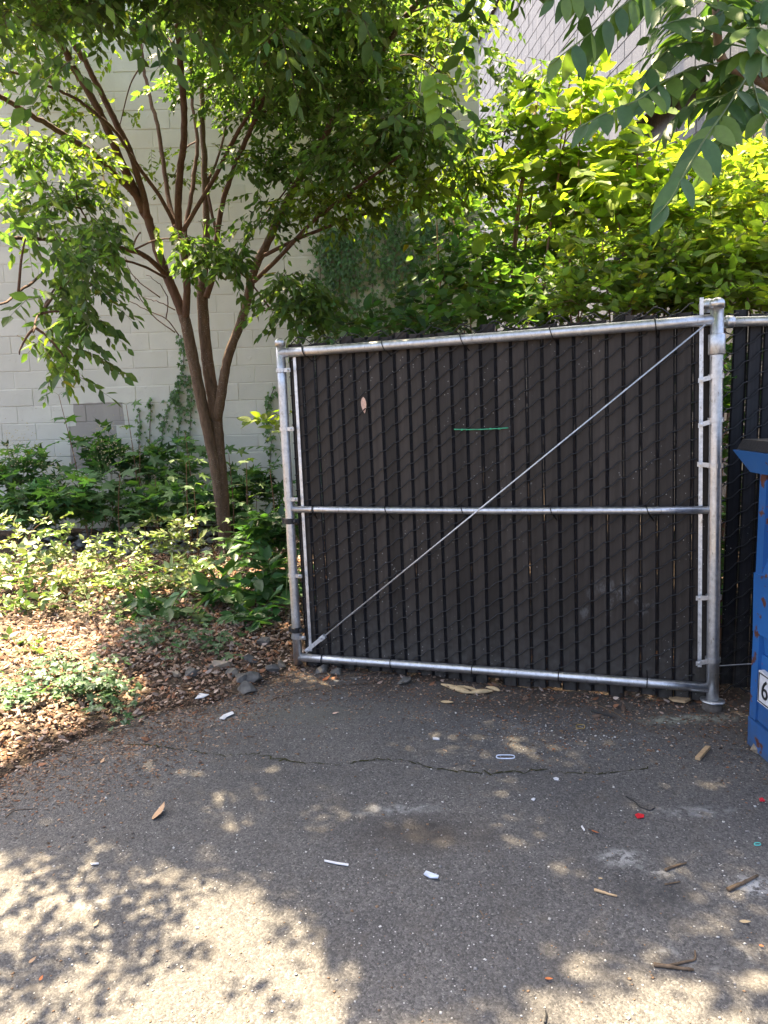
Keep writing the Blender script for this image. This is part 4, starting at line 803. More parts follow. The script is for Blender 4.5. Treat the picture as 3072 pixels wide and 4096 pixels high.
def dwp(px, py):
    r = rays(px, py); n3 = np.array([1, DB, 0]); return O+r*((DA-.06-n3@O)/(r@n3))[..., None]
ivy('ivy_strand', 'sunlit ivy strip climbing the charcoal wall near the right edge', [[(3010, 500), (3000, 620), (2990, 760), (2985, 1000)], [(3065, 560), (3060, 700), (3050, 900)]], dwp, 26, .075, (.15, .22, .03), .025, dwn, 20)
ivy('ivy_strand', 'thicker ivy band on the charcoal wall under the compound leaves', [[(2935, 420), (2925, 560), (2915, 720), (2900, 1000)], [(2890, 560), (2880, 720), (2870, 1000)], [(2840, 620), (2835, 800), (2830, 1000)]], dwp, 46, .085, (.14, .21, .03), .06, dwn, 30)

# ---------------------------------------------------------------- tree-of-heaven branch from the right
AY = 2.75
ail = root('ailanthus_tree', (2.45, 4.05, 0), 'tree of heaven reaching in from the right with long compound leaves', 'tree')
MB().tube(smooth_path([(2.45, 4.05, -.05), (2.44, 4.0, 1.2), (2.40, 3.9, 2.4), (2.45, 3.8, 3.6), (2.55, 3.8, 5.2)], 6), np.linspace(.075, .04, 25), 12).put('trunk', M['ail_branch'], ail, True)
def apath(pts, ys): pts = np.array(pts, float); return smooth_path(atY(pts[:, 0], pts[:, 1], np.interp(np.linspace(0, 1, len(pts)), np.linspace(0, 1, len(ys)), ys)), 6)
bp_ = apath([(3330, 420), (3180, 400), (3072, 335), (2980, 285), (2905, 260), (2880, 215), (2868, 120), (2862, 0), (2855, -160)], [3.4, 2.9, 2.75, 2.7]); MB().tube(bp_, np.linspace(.026, .010, len(bp_)), 10).put('branch', M['ail_branch'], ail, True)
MB().tube(np.array([(2.40, 3.9, 2.3), (2.2, 3.6, 2.5), bp_[0]]), [.034, .030, .026], 10).put('branch', M['ail_branch'], ail, True)
bp2 = apath([(3150, 395), (3072, 300), (3030, 230), (3010, 150), (3020, 40), (3040, -120)], [2.9, 2.9, 2.9]); MB().tube(bp2, np.linspace(.022, .012, len(bp2)), 10).put('branch', M['ail_branch'], ail, True)
LV = [single_leaf('leaflet', (tmpl_big(.40, dr)[0], tmpl_big()[1]), c) for dr, c in ((.10, (.045, .10, .035)), (.2, (.055, .12, .04)), (.05, (.11, .18, .04)), (.28, (.06, .115, .04)))]  # the brightest colour stands in for sunlit leaflets
def compound(pts, ys, n, size, hang=.75, tw=.45, nrm=(0, -.35, .8), one_side=False):
    p = apath(pts, ys); k = MB().tube(p, np.linspace(.0042, .0016, len(p)), 6).put('leaf_stalk', M['stem_green'], ail, True)
    cum = np.concatenate([[0], np.cumsum(np.linalg.norm(np.diff(p, axis=0), axis=1))]); Ltot = cum[-1]
    for i in range(n):
        t = .10+.90*(i+.3)/n; c = np.array([np.interp(t*Ltot, cum, p[:, a]) for a in range(3)]); c2 = np.array([np.interp(min(t+.03, 1)*Ltot, cum, p[:, a]) for a in range(3)]); d = norm(c2-c+1e-6)
        sd = norm(np.cross(d, [0, 0, 1.]))
        for sg in ((1, -1) if i < n-1 else (0,)):
            x = sd*sg*(1-hang*.6)*.9+np.array([0, 0, -hang])+d*(tw if sg else 1.2)+.10*rng.normal(size=3); s = size*rng.uniform(.85, 1.12)*np.interp(t, [0, .3, .75, 1], [.85, 1, 1, .75])
            N = np.array(nrm)+.22*rng.normal(size=3)
            o = addo('leaflet', LV[int(rng.integers(4))], M['leaf_gloss'], k, c, basis(x, N)); o.scale = (s,)*3
compound([(2760, -150), (2620, -60), (2500, 15), (2390, 110), (2280, 195), (2195, 262)], [2.7, 2.5, 2.4], 9, .115, 1.0, .15, (.1, -1, .25))
compound([(2500, -130), (2400, -60), (2300, -20), (2180, 0)], [2.6, 2.5, 2.4], 7, .085, .9, .2, (.1, -1, .3))
compound([(2900, 250), (2780, 270), (2640, 335), (2560, 395), (2450, 440), (2370, 480), (2300, 520)], [2.75, 2.4, 2.3], 10, .115, .55, .5, (.1, -.5, .8))
compound([(2990, 300), (2900, 440), (2820, 555), (2740, 690), (2680, 800), (2610, 880)], [2.75, 2.3, 2.2], 8, .125, .55, .35, (0, -.8, .5))
compound([(3010, 310), (2960, 470), (2880, 590), (2810, 690), (2790, 730)], [2.8, 2.7, 2.7], 7, .085, .4, .25, (0, -.9, .4))
compound([(2880, 215), (2790, 170), (2690, 190), (2600, 270), (2560, 330)], [2.75, 2.6, 2.5], 9, .12, .45, .5, (-.2, -.3, .9))
compound([(2870, 130), (2780, 80), (2680, 90), (2600, 140)], [2.7, 2.5, 2.4], 8, .115, .4, .5, (-.2, -.3, .9))
compound([(2865, 40), (2780, -20), (2690, -10), (2620, 40)], [2.7, 2.5, 2.4], 7, .11, .4, .5, (-.2, -.3, .9))
compound([(2880, 200), (2950, 130), (3030, 110), (3110, 150)], [2.7, 2.5, 2.4], 8, .12, .5, .5, (.1, -.4, .9))
compound([(2900, 255), (2970, 210), (3060, 220), (3130, 290)], [2.7, 2.45, 2.4], 8, .12, .5, .5, (.1, -.4, .9))
compound([(3015, 120), (2960, 40), (2920, 20), (2880, 60)], [2.8, 2.7, 2.6], 7, .11, .5, .5, (.1, -.4, .9))
compound([(3030, 40), (3090, -10), (3150, 60)], [2.8, 2.7, 2.6], 6, .12, .5, .5, (.1, -.4, .9))
compound([(3000, 320), (2900, 380), (2800, 400), (2700, 470), (2640, 560)], [2.9, 3.0, 3.0], 10, .10, .35, .5, (-.1, -.2, 1))
compound([(3010, 330), (3040, 430), (3090, 520)], [2.8, 2.6, 2.5], 6, .11, .5, .4, (0, -.6, .7))
compound([(2990, 300), (2920, 300), (2830, 330), (2740, 330), (2660, 370)], [2.9, 3.1, 3.2], 10, .115, .35, .5, (-.2, -.1, 1)); compound([(2872, 160), (2800, 130), (2720, 140), (2640, 200), (2590, 230)], [2.75, 2.9, 3.0], 9, .12, .35, .5, (-.2, -.1, 1)); compound([(3000, 200), (2960, 260), (2900, 330), (2850, 430)], [2.9, 3.0, 3.1], 8, .11, .4, .5, (0, -.2, 1)); compound([(2862, 0), (2930, -30), (3000, 0), (3060, 60)], [2.7, 2.8, 2.8], 8, .115, .4, .5, (.1, -.2, 1))
# crown of the same tree above the frame, shading the right of the pavement
n = 700; g = np.stack([rng.uniform(-.2, 3.4, n), rng.uniform(.9, 3.6, n), np.zeros(n)], 1); h = rng.uniform(3.6, 5.6, n); P = g+SD*(h/SD[2])[:, None]
kp = ~(inpoly(g[:, 0], g[:, 1], LIT_FG) | (inpoly(g[:, 0], g[:, 1], LIT_FG2) & (rng.random(n) > .2))); kp &= ~(inpoly(g[:, 0], g[:, 1], LIT_FLECK) & (rng.random(n) > .45)); px, py, d = proj(P); kp &= ~((py > -120) & (px > 0) & (px < 3072)); kp &= rng.random(n) < np.clip(.7+.7*vnoise(g[:, 0], g[:, 1], 3.5, 5), .05, 1); kp &= P[:, 0] > .2; kp &= lit_keep(P)
P = P[kp]; n = len(P); A, ln = twigs(P, np.stack([rng.normal(size=n), rng.normal(size=n), -.3+.2*rng.normal(size=n)], 1), rng.uniform(.4, .6, n), 13, .115, (.055, .115, .04), droop=.4, upn=1.0)
foliage(ail, T_ELM, A, M['leaf'], 'crown'); addo('twigs', relmesh(twigmesh('twigs', ln, .004), ail), M['stem_green'], ail, None, None, 'stuff')

# ---------------------------------------------------------------- plants in the bed on the left
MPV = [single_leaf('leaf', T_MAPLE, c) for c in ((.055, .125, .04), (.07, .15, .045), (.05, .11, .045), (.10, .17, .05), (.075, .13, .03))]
def maple(label, px, py_top, y, n_pairs, size, lean=0.0, cols=(0, 1, 2), stem='stem_red', spread=1.0, x_base=None):
    size = size*(.8 if 3 in cols else 1)
    top = atY(float(px), float(py_top), y); bx = x_base if x_base is not None else top[0]+lean; base = np.array([bx, y, bz(bx, y)]); rt = root('maple_seedling', base, label, 'seedling', 'maple seedlings in the bed')
    p = smooth_path([base-[0, 0, .02], base*.5+top*.5+np.array([.03*rng.normal(), .02, 0]), top], 6); MB().tube(p, np.linspace(.007, .003, len(p)), 6).put('stem', M[stem], rt, True)
    for i in range(n_pairs):
        t = .30+.70*(i+1)/n_pairs; c = p[min(int(t*(len(p)-1)), len(p)-1)]; a0 = i*math.pi/2+rng.normal()*.35
        for a in (a0, a0+math.pi):
            d = np.array([math.cos(a), math.sin(a)*.8-.15, .10]); pl_ = (.05+.11*(1-t*.6)*rng.uniform(.7, 1.3))*spread; e = c+norm(d)*pl_+np.array([0, 0, .02]); MB().tube(np.array([c, (c+e)/2+[0, 0, .012], e]), .0018, 5).put('leaf_stalk', M['stem_green'], rt, True)
            s = size*1.3*rng.uniform(.75, 1.2)*(1.1-.35*t); o = addo('leaf', MPV[int(rng.choice(cols))], M['leaf'], rt, e, basis(d+np.array([0, 0, -.35]), np.array([.2*rng.normal(), -.35+.2*rng.normal(), 1]))); o.scale = (s,)*3
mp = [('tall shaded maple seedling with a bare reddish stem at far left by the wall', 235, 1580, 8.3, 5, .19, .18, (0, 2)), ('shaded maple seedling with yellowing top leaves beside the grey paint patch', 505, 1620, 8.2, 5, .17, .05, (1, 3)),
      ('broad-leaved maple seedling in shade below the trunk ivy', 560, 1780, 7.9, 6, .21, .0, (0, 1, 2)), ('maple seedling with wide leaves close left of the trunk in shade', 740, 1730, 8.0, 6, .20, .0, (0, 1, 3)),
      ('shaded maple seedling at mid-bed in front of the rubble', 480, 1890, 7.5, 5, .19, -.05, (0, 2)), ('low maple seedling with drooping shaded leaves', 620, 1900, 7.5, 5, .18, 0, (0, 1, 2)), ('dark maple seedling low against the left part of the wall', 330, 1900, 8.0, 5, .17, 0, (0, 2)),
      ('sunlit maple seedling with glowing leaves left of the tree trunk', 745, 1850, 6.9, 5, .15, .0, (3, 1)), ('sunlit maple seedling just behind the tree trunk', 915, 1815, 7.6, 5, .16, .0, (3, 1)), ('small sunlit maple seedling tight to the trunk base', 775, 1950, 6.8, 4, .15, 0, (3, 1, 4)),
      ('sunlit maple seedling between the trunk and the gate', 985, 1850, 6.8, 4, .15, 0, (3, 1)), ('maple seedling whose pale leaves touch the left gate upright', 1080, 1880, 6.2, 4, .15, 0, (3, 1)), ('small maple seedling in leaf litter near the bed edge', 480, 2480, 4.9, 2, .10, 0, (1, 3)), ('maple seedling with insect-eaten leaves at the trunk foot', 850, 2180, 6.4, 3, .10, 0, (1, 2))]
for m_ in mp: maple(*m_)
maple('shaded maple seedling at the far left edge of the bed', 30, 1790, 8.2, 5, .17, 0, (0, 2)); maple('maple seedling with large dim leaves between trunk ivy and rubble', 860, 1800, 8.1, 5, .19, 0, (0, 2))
def low_plant(name, label, cx, cy, y, rx, ry, n, leaf, col, cat_='plant', K=8, T=T_OV, mt='leaf', singles=6, up=.8, group=None, L=(.10, .24), droop=.1, var=.25, stem='stem_red'):
    c = atY(float(cx), float(cy), y); return shrub(name, label, cat_, [(cx, cy, y, rx, ry, .28, n)], (c[0], y), leaf, col, K, T, mt, singles, stem, droop, 1.2, L, group, up, .005, var)
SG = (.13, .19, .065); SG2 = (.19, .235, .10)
for i, (lab, cx, cy, y, rx, ry, n) in enumerate([('sunlit spindly plant with pale leaves at the far left', 20, 2150, 6.2, 70, 70, 14), ('tall sunlit plant with pale rounded leaves left of the bed middle', 250, 2140, 6.1, 80, 80, 15), ('sunlit leafy clump under the tall pale plant', 150, 2260, 5.8, 160, 50, 30), ('sunlit leafy clump at the left edge of the bed', 20, 2330, 5.5, 130, 60, 30),
      ('sunlit clump with white-lit leaves at bed centre', 380, 2240, 6.2, 150, 55, 34), ('sunlit clump in front of the rubble', 560, 2180, 6.5, 150, 55, 36), ('sunlit clump with small leaves left of the trunk foot', 700, 2150, 6.6, 110, 70, 32), ('sunlit clump directly before the trunk foot', 790, 2290, 6.2, 110, 36, 20),
      ('low sunlit clump growing through red-brown litter', 300, 2350, 5.6, 180, 55, 36), ('low sunlit clump beside the red-brown litter', 520, 2330, 5.7, 150, 60, 34), ('half-shaded clump below the trunk', 690, 2360, 5.6, 130, 60, 28), ('sparse sunlit plant on the leaf litter at left', 120, 2420, 5.2, 130, 45, 18), ('small leafy plant alone on the litter below the sunlit band', 430, 2450, 5.0, 80, 35, 9), ('little green plant at the left among ivy', 90, 2600, 4.5, 80, 40, 9), ('low plant in half shade beside the mid-bed ivy', 760, 2520, 4.9, 90, 35, 12)]):
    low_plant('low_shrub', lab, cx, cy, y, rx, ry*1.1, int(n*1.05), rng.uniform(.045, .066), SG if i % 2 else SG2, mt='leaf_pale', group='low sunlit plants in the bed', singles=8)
for lab, cx, cy, y, rx, ry, n in [('dark glossy laurel-like shrub right of the trunk base', 1020, 2180, 6.0, 80, 100, 34), ('dark glossy shrub touching the left gate upright', 1090, 2120, 5.6, 90, 130, 42), ('dark glossy shrub at the foot of the gate upright', 1080, 2320, 5.2, 100, 90, 36), ('dark leafy shrub leaning over the litter before the trunk', 900, 2390, 5.3, 120, 70, 32), ('low dark shrub nearest the bed edge by the gate', 1000, 2500, 4.85, 120, 55, 24), ('dark leafy sprig at mid-bed over the litter', 640, 2440, 5.1, 90, 60, 18)]:
    low_plant('laurel_shrub', lab, cx, cy, y, rx, ry, n, .10, (.04, .10, .03), 'shrub', 7, T_OV, 'leaf_gloss', 30, .5, 'dark shrubs beside the gate', (.14, .3), .3, .2, 'stem_green')
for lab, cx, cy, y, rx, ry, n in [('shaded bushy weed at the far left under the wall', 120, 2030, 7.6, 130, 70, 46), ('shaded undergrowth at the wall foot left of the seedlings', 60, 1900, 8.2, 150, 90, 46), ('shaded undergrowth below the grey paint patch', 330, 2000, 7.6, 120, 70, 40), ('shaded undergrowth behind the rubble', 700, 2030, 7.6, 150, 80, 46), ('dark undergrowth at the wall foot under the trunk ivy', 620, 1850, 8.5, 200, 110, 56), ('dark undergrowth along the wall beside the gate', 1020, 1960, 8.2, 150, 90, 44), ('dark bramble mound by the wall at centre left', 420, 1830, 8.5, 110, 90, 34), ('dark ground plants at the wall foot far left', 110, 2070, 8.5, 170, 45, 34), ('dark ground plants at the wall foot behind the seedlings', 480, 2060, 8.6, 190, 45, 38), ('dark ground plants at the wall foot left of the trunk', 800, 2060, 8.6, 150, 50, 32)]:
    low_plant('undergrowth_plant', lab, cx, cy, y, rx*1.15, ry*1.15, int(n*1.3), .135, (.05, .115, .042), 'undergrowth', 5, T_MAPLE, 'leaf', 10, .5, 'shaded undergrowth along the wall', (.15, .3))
def ivy_mat(label, cx, cy, rx, ry, n):
    n = int(n*1.5)
    q = rng.normal(size=(n, 2))*.5; p = atZ(cx+q[:, 0]*rx, cy+q[:, 1]*ry, .07); z = bed_h(p[:, 0], p[:, 1])+rng.uniform(.02, .10, n); P = np.stack([p[:, 0], p[:, 1], z], 1); b = atZ(float(cx), float(cy), .05)
    rt = root('ground_ivy', b, label, 'ivy', 'patches of ivy creeping on the leaf litter'); a = rng.random(n)*6.28
    foliage(rt, T_IVY, [P, np.stack([np.cos(a), np.sin(a), -.15+0*a], 1), np.stack([.3*rng.normal(size=n), -.3+.3*rng.normal(size=n), 1+0*a], 1), rng.uniform(.04, .085, n), leafcols(n, (.06, .115, .05), .25)], M['leaf_gloss'], singles=24)
    for _ in range(4):
        i = rng.integers(0, n, 3); MB().tube(smooth_path(np.array([P[j]*[1, 1, .6] for j in i]), 4), .0025, 5).put('runner', M['twig'], rt, True)
for a in [('ivy patch on sunlit litter at the lower left of the bed', 250, 2740, 150, 90, 110), ('ivy patch around a curled brown leaf at the bed edge', 420, 2760, 140, 90, 100), ('ivy patch in half shade at mid-bed', 620, 2590, 160, 70, 90), ('ivy patch at the left frame edge on litter', 60, 2820, 120, 60, 60), ('small ivy patch below the dark shrubs', 860, 2600, 120, 50, 50)]: ivy_mat(*a)
# pinnate weed at the left frame edge
def pinnate(label, pts, y, n, size, col):
    p = smooth_path(atY(np.array([a[0] for a in pts], float), np.array([a[1] for a in pts], float), y), 5); b = p[0].copy(); b[2] = bz(b[0], b[1]); rt = root('pinnate_weed', b, label, 'weed', 'pinnate weeds'); MB().tube(np.vstack([b-[0, 0, .01], p]), .003, 6).put('stem', M['stem_green'], rt, True)
    lf = single_leaf('leaf', tmpl_big(.30, .12), col)
    for i in range(n):
        c = p[int((i+.5)/n*(len(p)-1))]; d = norm(p[min(int((i+.5)/n*(len(p)-1))+1, len(p)-1)]-p[max(int((i+.5)/n*(len(p)-1))-1, 0)]); sd = norm(np.cross(d, [0, 0, 1.]))
        for sg in (1, -1): o = addo('leaf', lf, M['leaf'], rt, c, basis(sd*sg+d*.5+np.array([0, 0, -.15]), (0, -.3, 1))); o.scale = (size*rng.uniform(.8, 1.1),)*3
pinnate('sunlit fern-like weed arching in from the left frame edge', [(-40, 2700), (10, 2600), (80, 2560), (150, 2590)], 4.5, 7, .085, (.17, .23, .06)); pinnate('lower bright green fern-like weed at the left frame edge', [(-60, 2800), (-10, 2700), (50, 2670), (110, 2690)], 4.1, 6, .075, (.13, .21, .04)); pinnate('third bright weed low at the left frame edge', [(-60, 2850), (-20, 2760), (20, 2740), (60, 2780)], 3.95, 5, .07, (.15, .23, .05))
pinnate('pale fern-like leaf against the wall left of the gate upright', [(1150, 1900), (1130, 1810), (1050, 1785), (965, 1790)], 7.6, 8, .11, (.06, .13, .05))
# feathery weeds with pale seed heads
def seedweed(label, px, py0, py1, y, n=5):
    b = atY(float(px), float(py1), y); b[2] = bz(b[0], b[1]); rt = root('seeding_weed', b, label, 'weed', 'weeds with pale seed heads')
    for i in range(n):
        t = atY(px+45*rng.normal(), py0+35*rng.normal(), y+.1*rng.normal()); p = smooth_path([b, b*.5+t*.5+[.02*rng.normal(), 0, .05], t], 5); MB().tube(p, np.linspace(.003, .001, len(p)), 5).put('stem', M['stem_green'], rt, True)
    k = MB()
    for _ in range(150):
        c = atY(px+48*rng.normal(), py0+52*rng.normal(), y+.1*rng.normal()); s = .006; k.add([c+[s, 0, 0], c+[-s, 0, 0], c+[0, s, 0], c+[0, -s, 0], c+[0, 0, s], c-[0, 0, s]], [(0, 2, 4), (2, 1, 4), (1, 3, 4), (3, 0, 4), (2, 0, 5), (1, 2, 5), (3, 1, 5), (0, 3, 5)])
    k.put('seed_head', M['seed'], rt, kind='stuff')
seedweed('feathery weed with pale seed heads at the left edge by the wall', 60, 1790, 2080, 7.9); seedweed('feathery weed with seed heads before the grey paint patch', 440, 1790, 2060, 8.0); seedweed('feathery weed with yellow buds left of the seedlings', 215, 1930, 2100, 7.8, 4)

# ---------------------------------------------------------------- leaf litter, chips and stones
def scatter_bed(n, xr, yr):
    x = rng.uniform(*xr, n); y = rng.uniform(*yr, n); return x, y
x, y = scatter_bed(85000, (-3.6, 1.7), (2.4, 8.0)); d = y-edge_y(x); pk = np.where(d > 0, np.where(d < 2.2, 1, .35), np.exp(d*7)*.7); gl = d-.0; kp = (rng.random(len(x)) < pk) & (d > -.7); x, y, d = x[kp], y[kp], d[kp]
n = len(x); small = rng.random(n) < np.clip(.75-d*.55, .18, .95); z = np.maximum(bed_h(x, y), ground_h(x, y))+rng.uniform(.002, .022, n)*np.where(d > .1, 1, .3)
a = rng.random(n)*6.28; cols = np.array([(.24, .165, .12), (.31, .22, .165), (.16, .10, .068), (.25, .12, .065), (.38, .30, .24), (.11, .072, .05)])[rng.integers(0, 6, n)]*(1+.2*rng.normal(size=(n, 1)))
me = leafmesh('leaf_litter', T_CURL, np.stack([x, y, z], 1), np.stack([np.cos(a), np.sin(a), .22*rng.normal(size=n)], 1), np.stack([.35*rng.normal(size=n), .35*rng.normal(size=n), np.ones(n)], 1), np.where(small, rng.uniform(.008, .024, n), rng.uniform(.022, .050, n)), np.clip(cols, .02, .8))
tag(addo('leaf_litter', me, M['litter']), 'brown fallen leaves covering the bed in front of the tree', 'litter', None, 'stuff')
nf = 40000; x = rng.uniform(-3.2, 2.2, nf); d = -.04+.36*rng.normal(size=nf)-.16*np.abs(vnoise(x, x*0, 3, 6)); y = edge_y(x)+d; kp = (d < .6) & ((x < -.5) | (rng.random(nf) < .45)); x, y = x[kp], y[kp]; n = len(x); a = rng.random(n)*6.28
cols = np.array([(.16, .105, .07), (.24, .16, .105), (.10, .062, .04), (.18, .085, .045), (.28, .21, .15)])[rng.integers(0, 5, n)]*(1+.2*rng.normal(size=(n, 1)))
me = leafmesh('plant_debris', T_ELM1, np.stack([x, y, np.maximum(bed_h(x, y), ground_h(x, y))+.003], 1), np.stack([np.cos(a), np.sin(a), .12*rng.normal(size=n)], 1), np.stack([.3*rng.normal(size=n), .3*rng.normal(size=n), np.ones(n)], 1), rng.uniform(.006, .022, n), np.clip(cols, .02, .8))
tag(addo('plant_debris', me, M['litter']), 'fine brown plant debris along the edge of the asphalt', 'debris', None, 'stuff')
def chipmesh(name, P, S, C):
    r = [(1, 0, 0), (-.2, .9, 0), (-.9, -.1, 0), (.1, -.8, 0), (.1, .05, .45), (0, 0, -.2)]; f = [(0, 1, 4), (1, 2, 4), (2, 3, 4), (3, 0, 4), (1, 0, 5), (2, 1, 5), (3, 2, 5), (0, 3, 5)]
    n = len(P); a = rng.random(n)*6.28; return leafmesh(name, (np.array(r, float), f), P, np.stack([np.cos(a), np.sin(a), .2*rng.normal(size=n)], 1), np.stack([.2*rng.normal(size=n), .2*rng.normal(size=n), np.ones(n)], 1), S, C)
n = 3000; q = rng.random(n); px = rng.uniform(-60, 3130, n); py = 2700+1450*rng.random(n)**1.5; p = atZ(px, py); kp = (p[:, 1] < edge_y(p[:, 0])+.05); p = p[kp]; n = len(p)
# more chips gathered in front of the gate
m_ = 900; ex = atZ(2250+260*rng.normal(size=m_), 2930+60*rng.normal(size=m_)); p = np.vstack([p, ex]); n = len(p)
p[:, 2] = ground_h(p[:, 0], p[:, 1])+.001; c = np.where(rng.random((n, 1)) < .3, np.array([[.5, .48, .44]]), np.where(rng.random((n, 1)) < .5, np.array([[.22, .21, .2]]), np.array([[.20, .13, .08]])))*(1+.15*rng.normal(size=(n, 1)))
tag(addo('stone_chips', chipmesh('stone_chips', p, np.abs(rng.gamma(2.0, .0011, n))+.0008, np.clip(c, .02, .8)), M['chip']), 'pale stone chips and grit scattered over the asphalt', 'grit', None, 'stuff')
nt_ = 420; x = rng.uniform(-3.2, .2, nt_); y = edge_y(x)+rng.uniform(-.25, 2.0, nt_); a = rng.random(nt_)*6.28; L_ = rng.uniform(.05, .22, nt_); z = np.maximum(bed_h(x, y), ground_h(x, y))+.012; c0 = np.stack([x, y, z], 1); dd = np.stack([np.cos(a), np.sin(a), .06*rng.normal(size=nt_)], 1)*L_[:, None]
tag(addo('fallen_twigs', twigmesh('fallen_twigs', np.stack([c0-dd/2, c0+np.array([0, 0, .006]), c0+dd/2], 1), .0026), M['stick']), 'thin fallen twigs strewn through the leaf litter', 'twigs', None, 'stuff')
# rubble behind the sunlit plants
n = 260; p = atZ(rng.uniform(120, 860, n), rng.uniform(2150, 2260, n)); p = p[(p[:, 1] < 8.7)]; n = len(p); p[:, 2] = bed_h(p[:, 0], p[:, 1])+.03
tag(addo('rubble', chipmesh('rubble', p, rng.uniform(.03, .10, n), np.clip(np.array([[.22, .215, .205]])*(1+.2*rng.normal(size=(n, 1))), .05, .6)), M['chip']), 'grey rubble along the shaded ground behind the sunlit plants', 'rubble', None, 'stuff')
def rock(seed, s, flat=.7):
    r = np.random.default_rng(seed); v = r.normal(size=(18, 3)); v = norm(v)*[1, .8, flat]*(1+.18*r.normal(size=(18, 1))); import bmesh
    b = bmesh.new(); [b.verts.new(q*s) for q in v]; bmesh.ops.convex_hull(b, input=b.verts); bad = [q for q in b.verts if not q.link_faces]; bmesh.ops.delete(b, geom=bad, context='VERTS'); m = bpy.data.meshes.new('stone'); b.to_mesh(m); b.free(); return m
rocks = [(890, 2685, .055, 'palestone', 'buff angular stone, largest of the stones by the gate'), (930, 2705, .042, 'stone', 'dark stone just right of the buff stone'), (970, 2720, .045, 'stone', 'dark upright stone in the row by the gate'), (1015, 2718, .055, 'stone', 'dark blocky stone at the right end of the row'), (980, 2750, .05, 'stone', 'dark stone lying nearest the asphalt'),
         (1005, 2655, .05, 'stone', 'grey stone behind the row near the gate upright'), (1090, 2680, .045, 'stone', 'grey stone left of the gate upright foot'), (1135, 2660, .045, 'stone', 'pale grey stone touching the gate upright foot'), (770, 2715, .04, 'stone', 'small grey stone left of the buff stone'), (850, 2690, .03, 'stone', 'little grey stone against the buff stone'), (1285, 2672, .045, 'stone', 'grey stone under the gate left end'), (1345, 2680, .035, 'stone', 'small stone under the gate next to the left stone'), (1615, 2715, .035, 'stone', 'flat stone under the gate near its middle'), (705, 2720, .03, 'palestone', 'small pale stone lying in the litter left of the row'), (1060, 2605, .05, 'stone', 'grey stone in litter behind the gate stones'), (3040, 2985, .035, 'palestone', 'pale stone beside the dumpster foot')]
for i, (a, b, s, mt, lab) in enumerate(rocks):
    p = atZ(float(a), float(b), .02); p[2] = bz(p[0], p[1])+s*.35; o = addo('stone', rock(i, s), M[mt], None, p); tag(o, lab, 'stone', 'stones by the gate')

# ---------------------------------------------------------------- small things lying about
def gp(px, py, dz=.002): p = atZ(float(px), float(py)); p[2] = bz(p[0], p[1])+dz; return p
def flat_piece(name, label, cat_, pts, mt, th=.001, curl=.0, group=None):
    P = np.array([gp(a, b, .004) for a, b in pts]); c = P.mean(0); P[:, 2] += curl*np.linalg.norm(P[:, :2]-c[:2], axis=1); n = len(P); v = np.vstack([P, P+[0, 0, th+.0005]])
    f = [tuple(range(n-1, -1, -1)), tuple(range(n, 2*n))]+[(i, (i+1) % n, n+(i+1) % n, n+i) for i in range(n)]
    o = addo(name, mesh(name, v-c, f), M[mt], None, c); return tag(o, label, cat_, group)
flat_piece('paper_scrap', 'folded white paper scrap at the edge of the leaf litter', 'paper', [(780, 2815), (800, 2792), (838, 2798), (815, 2806)], 'paper', .001, .25)
flat_piece('paper_scrap', 'crumpled torn white paper on pale asphalt right of the folded one', 'paper', [(878, 2878), (893, 2862), (930, 2850), (936, 2858), (905, 2870), (897, 2882)], 'paper', .002, .12)
flat_piece('paper_scrap', 'white crumpled scrap among the ivy at lower left', 'paper', [(225, 2785), (240, 2775), (290, 2778), (285, 2792), (245, 2796)], 'paper', .002, .2)
flat_piece('plastic_wrapper', 'clear milky plastic wrapper on the asphalt left of centre', 'wrapper', [(1695, 3505), (1705, 3493), (1725, 3500), (1755, 3512), (1752, 3520), (1720, 3516)], 'clear', .004, .2)
flat_piece('plastic_strip', 'thin white plastic strip lying on the asphalt', 'strip', [(1297, 3443), (1345, 3452), (1394, 3459), (1393, 3466), (1342, 3459), (1298, 3449)], 'white', .002)
flat_piece('plastic_strip', 'short white plastic strip near the left sunlight', 'strip', [(363, 3456), (394, 3453), (396, 3458), (366, 3461)], 'white', .002)
flat_piece('wood_shim', 'short split piece of pale wood near the dumpster', 'wood', [(2780, 3035), (2822, 2990), (2842, 2992), (2800, 3040)], 'wood', .012)
flat_piece('red_scrap', 'bright red plastic scrap on the asphalt', 'scrap', [(2540, 3262), (2552, 3256), (2576, 3262), (2576, 3272), (2550, 3276)], 'red', .003, .1); flat_piece('red_scrap', 'small red scrap by the right frame edge below the dumpster', 'scrap', [(3036, 3198), (3050, 3196), (3060, 3208), (3040, 3210)], 'red', .003, .2)
flat_piece('cigarette_butt', 'cigarette butt with orange filter in front of the gate', 'butt', [(1731, 2954), (1744, 2955), (1758, 2958), (1757, 2962), (1731, 2959)], 'white', .006)
flat_piece('white_flake', 'oval white flake on the asphalt right of centre', 'flake', [(2213, 3114), (2224, 3111), (2236, 3116), (2233, 3122), (2218, 3120)], 'white', .003)
flat_piece('white_flake', 'small white flake above the dark stain', 'flake', [(2124, 3198), (2134, 3193), (2142, 3196), (2136, 3203)], 'white', .003); flat_piece('white_flake', 'narrow white flake near the orange curled leaf', 'flake', [(2324, 3305), (2329, 3303), (2340, 3320), (2336, 3323)], 'white', .003)
def fallen(label, a, b, w, mt, curl=.3):
    A = gp(*a, .006); B = gp(*b, .006); L = np.linalg.norm(B-A); tv, tf = tmpl_big(w, -curl); m = mesh('fallen_leaf', tv*[1, 1, 1], tf, True); o = addo('fallen_leaf', m, M[mt], None, A, basis(B-A, (.2*rng.normal(), .2*rng.normal(), 1))); o.scale = (L,)*3; tag(o, label, 'leaf', 'single fallen leaves on the asphalt')
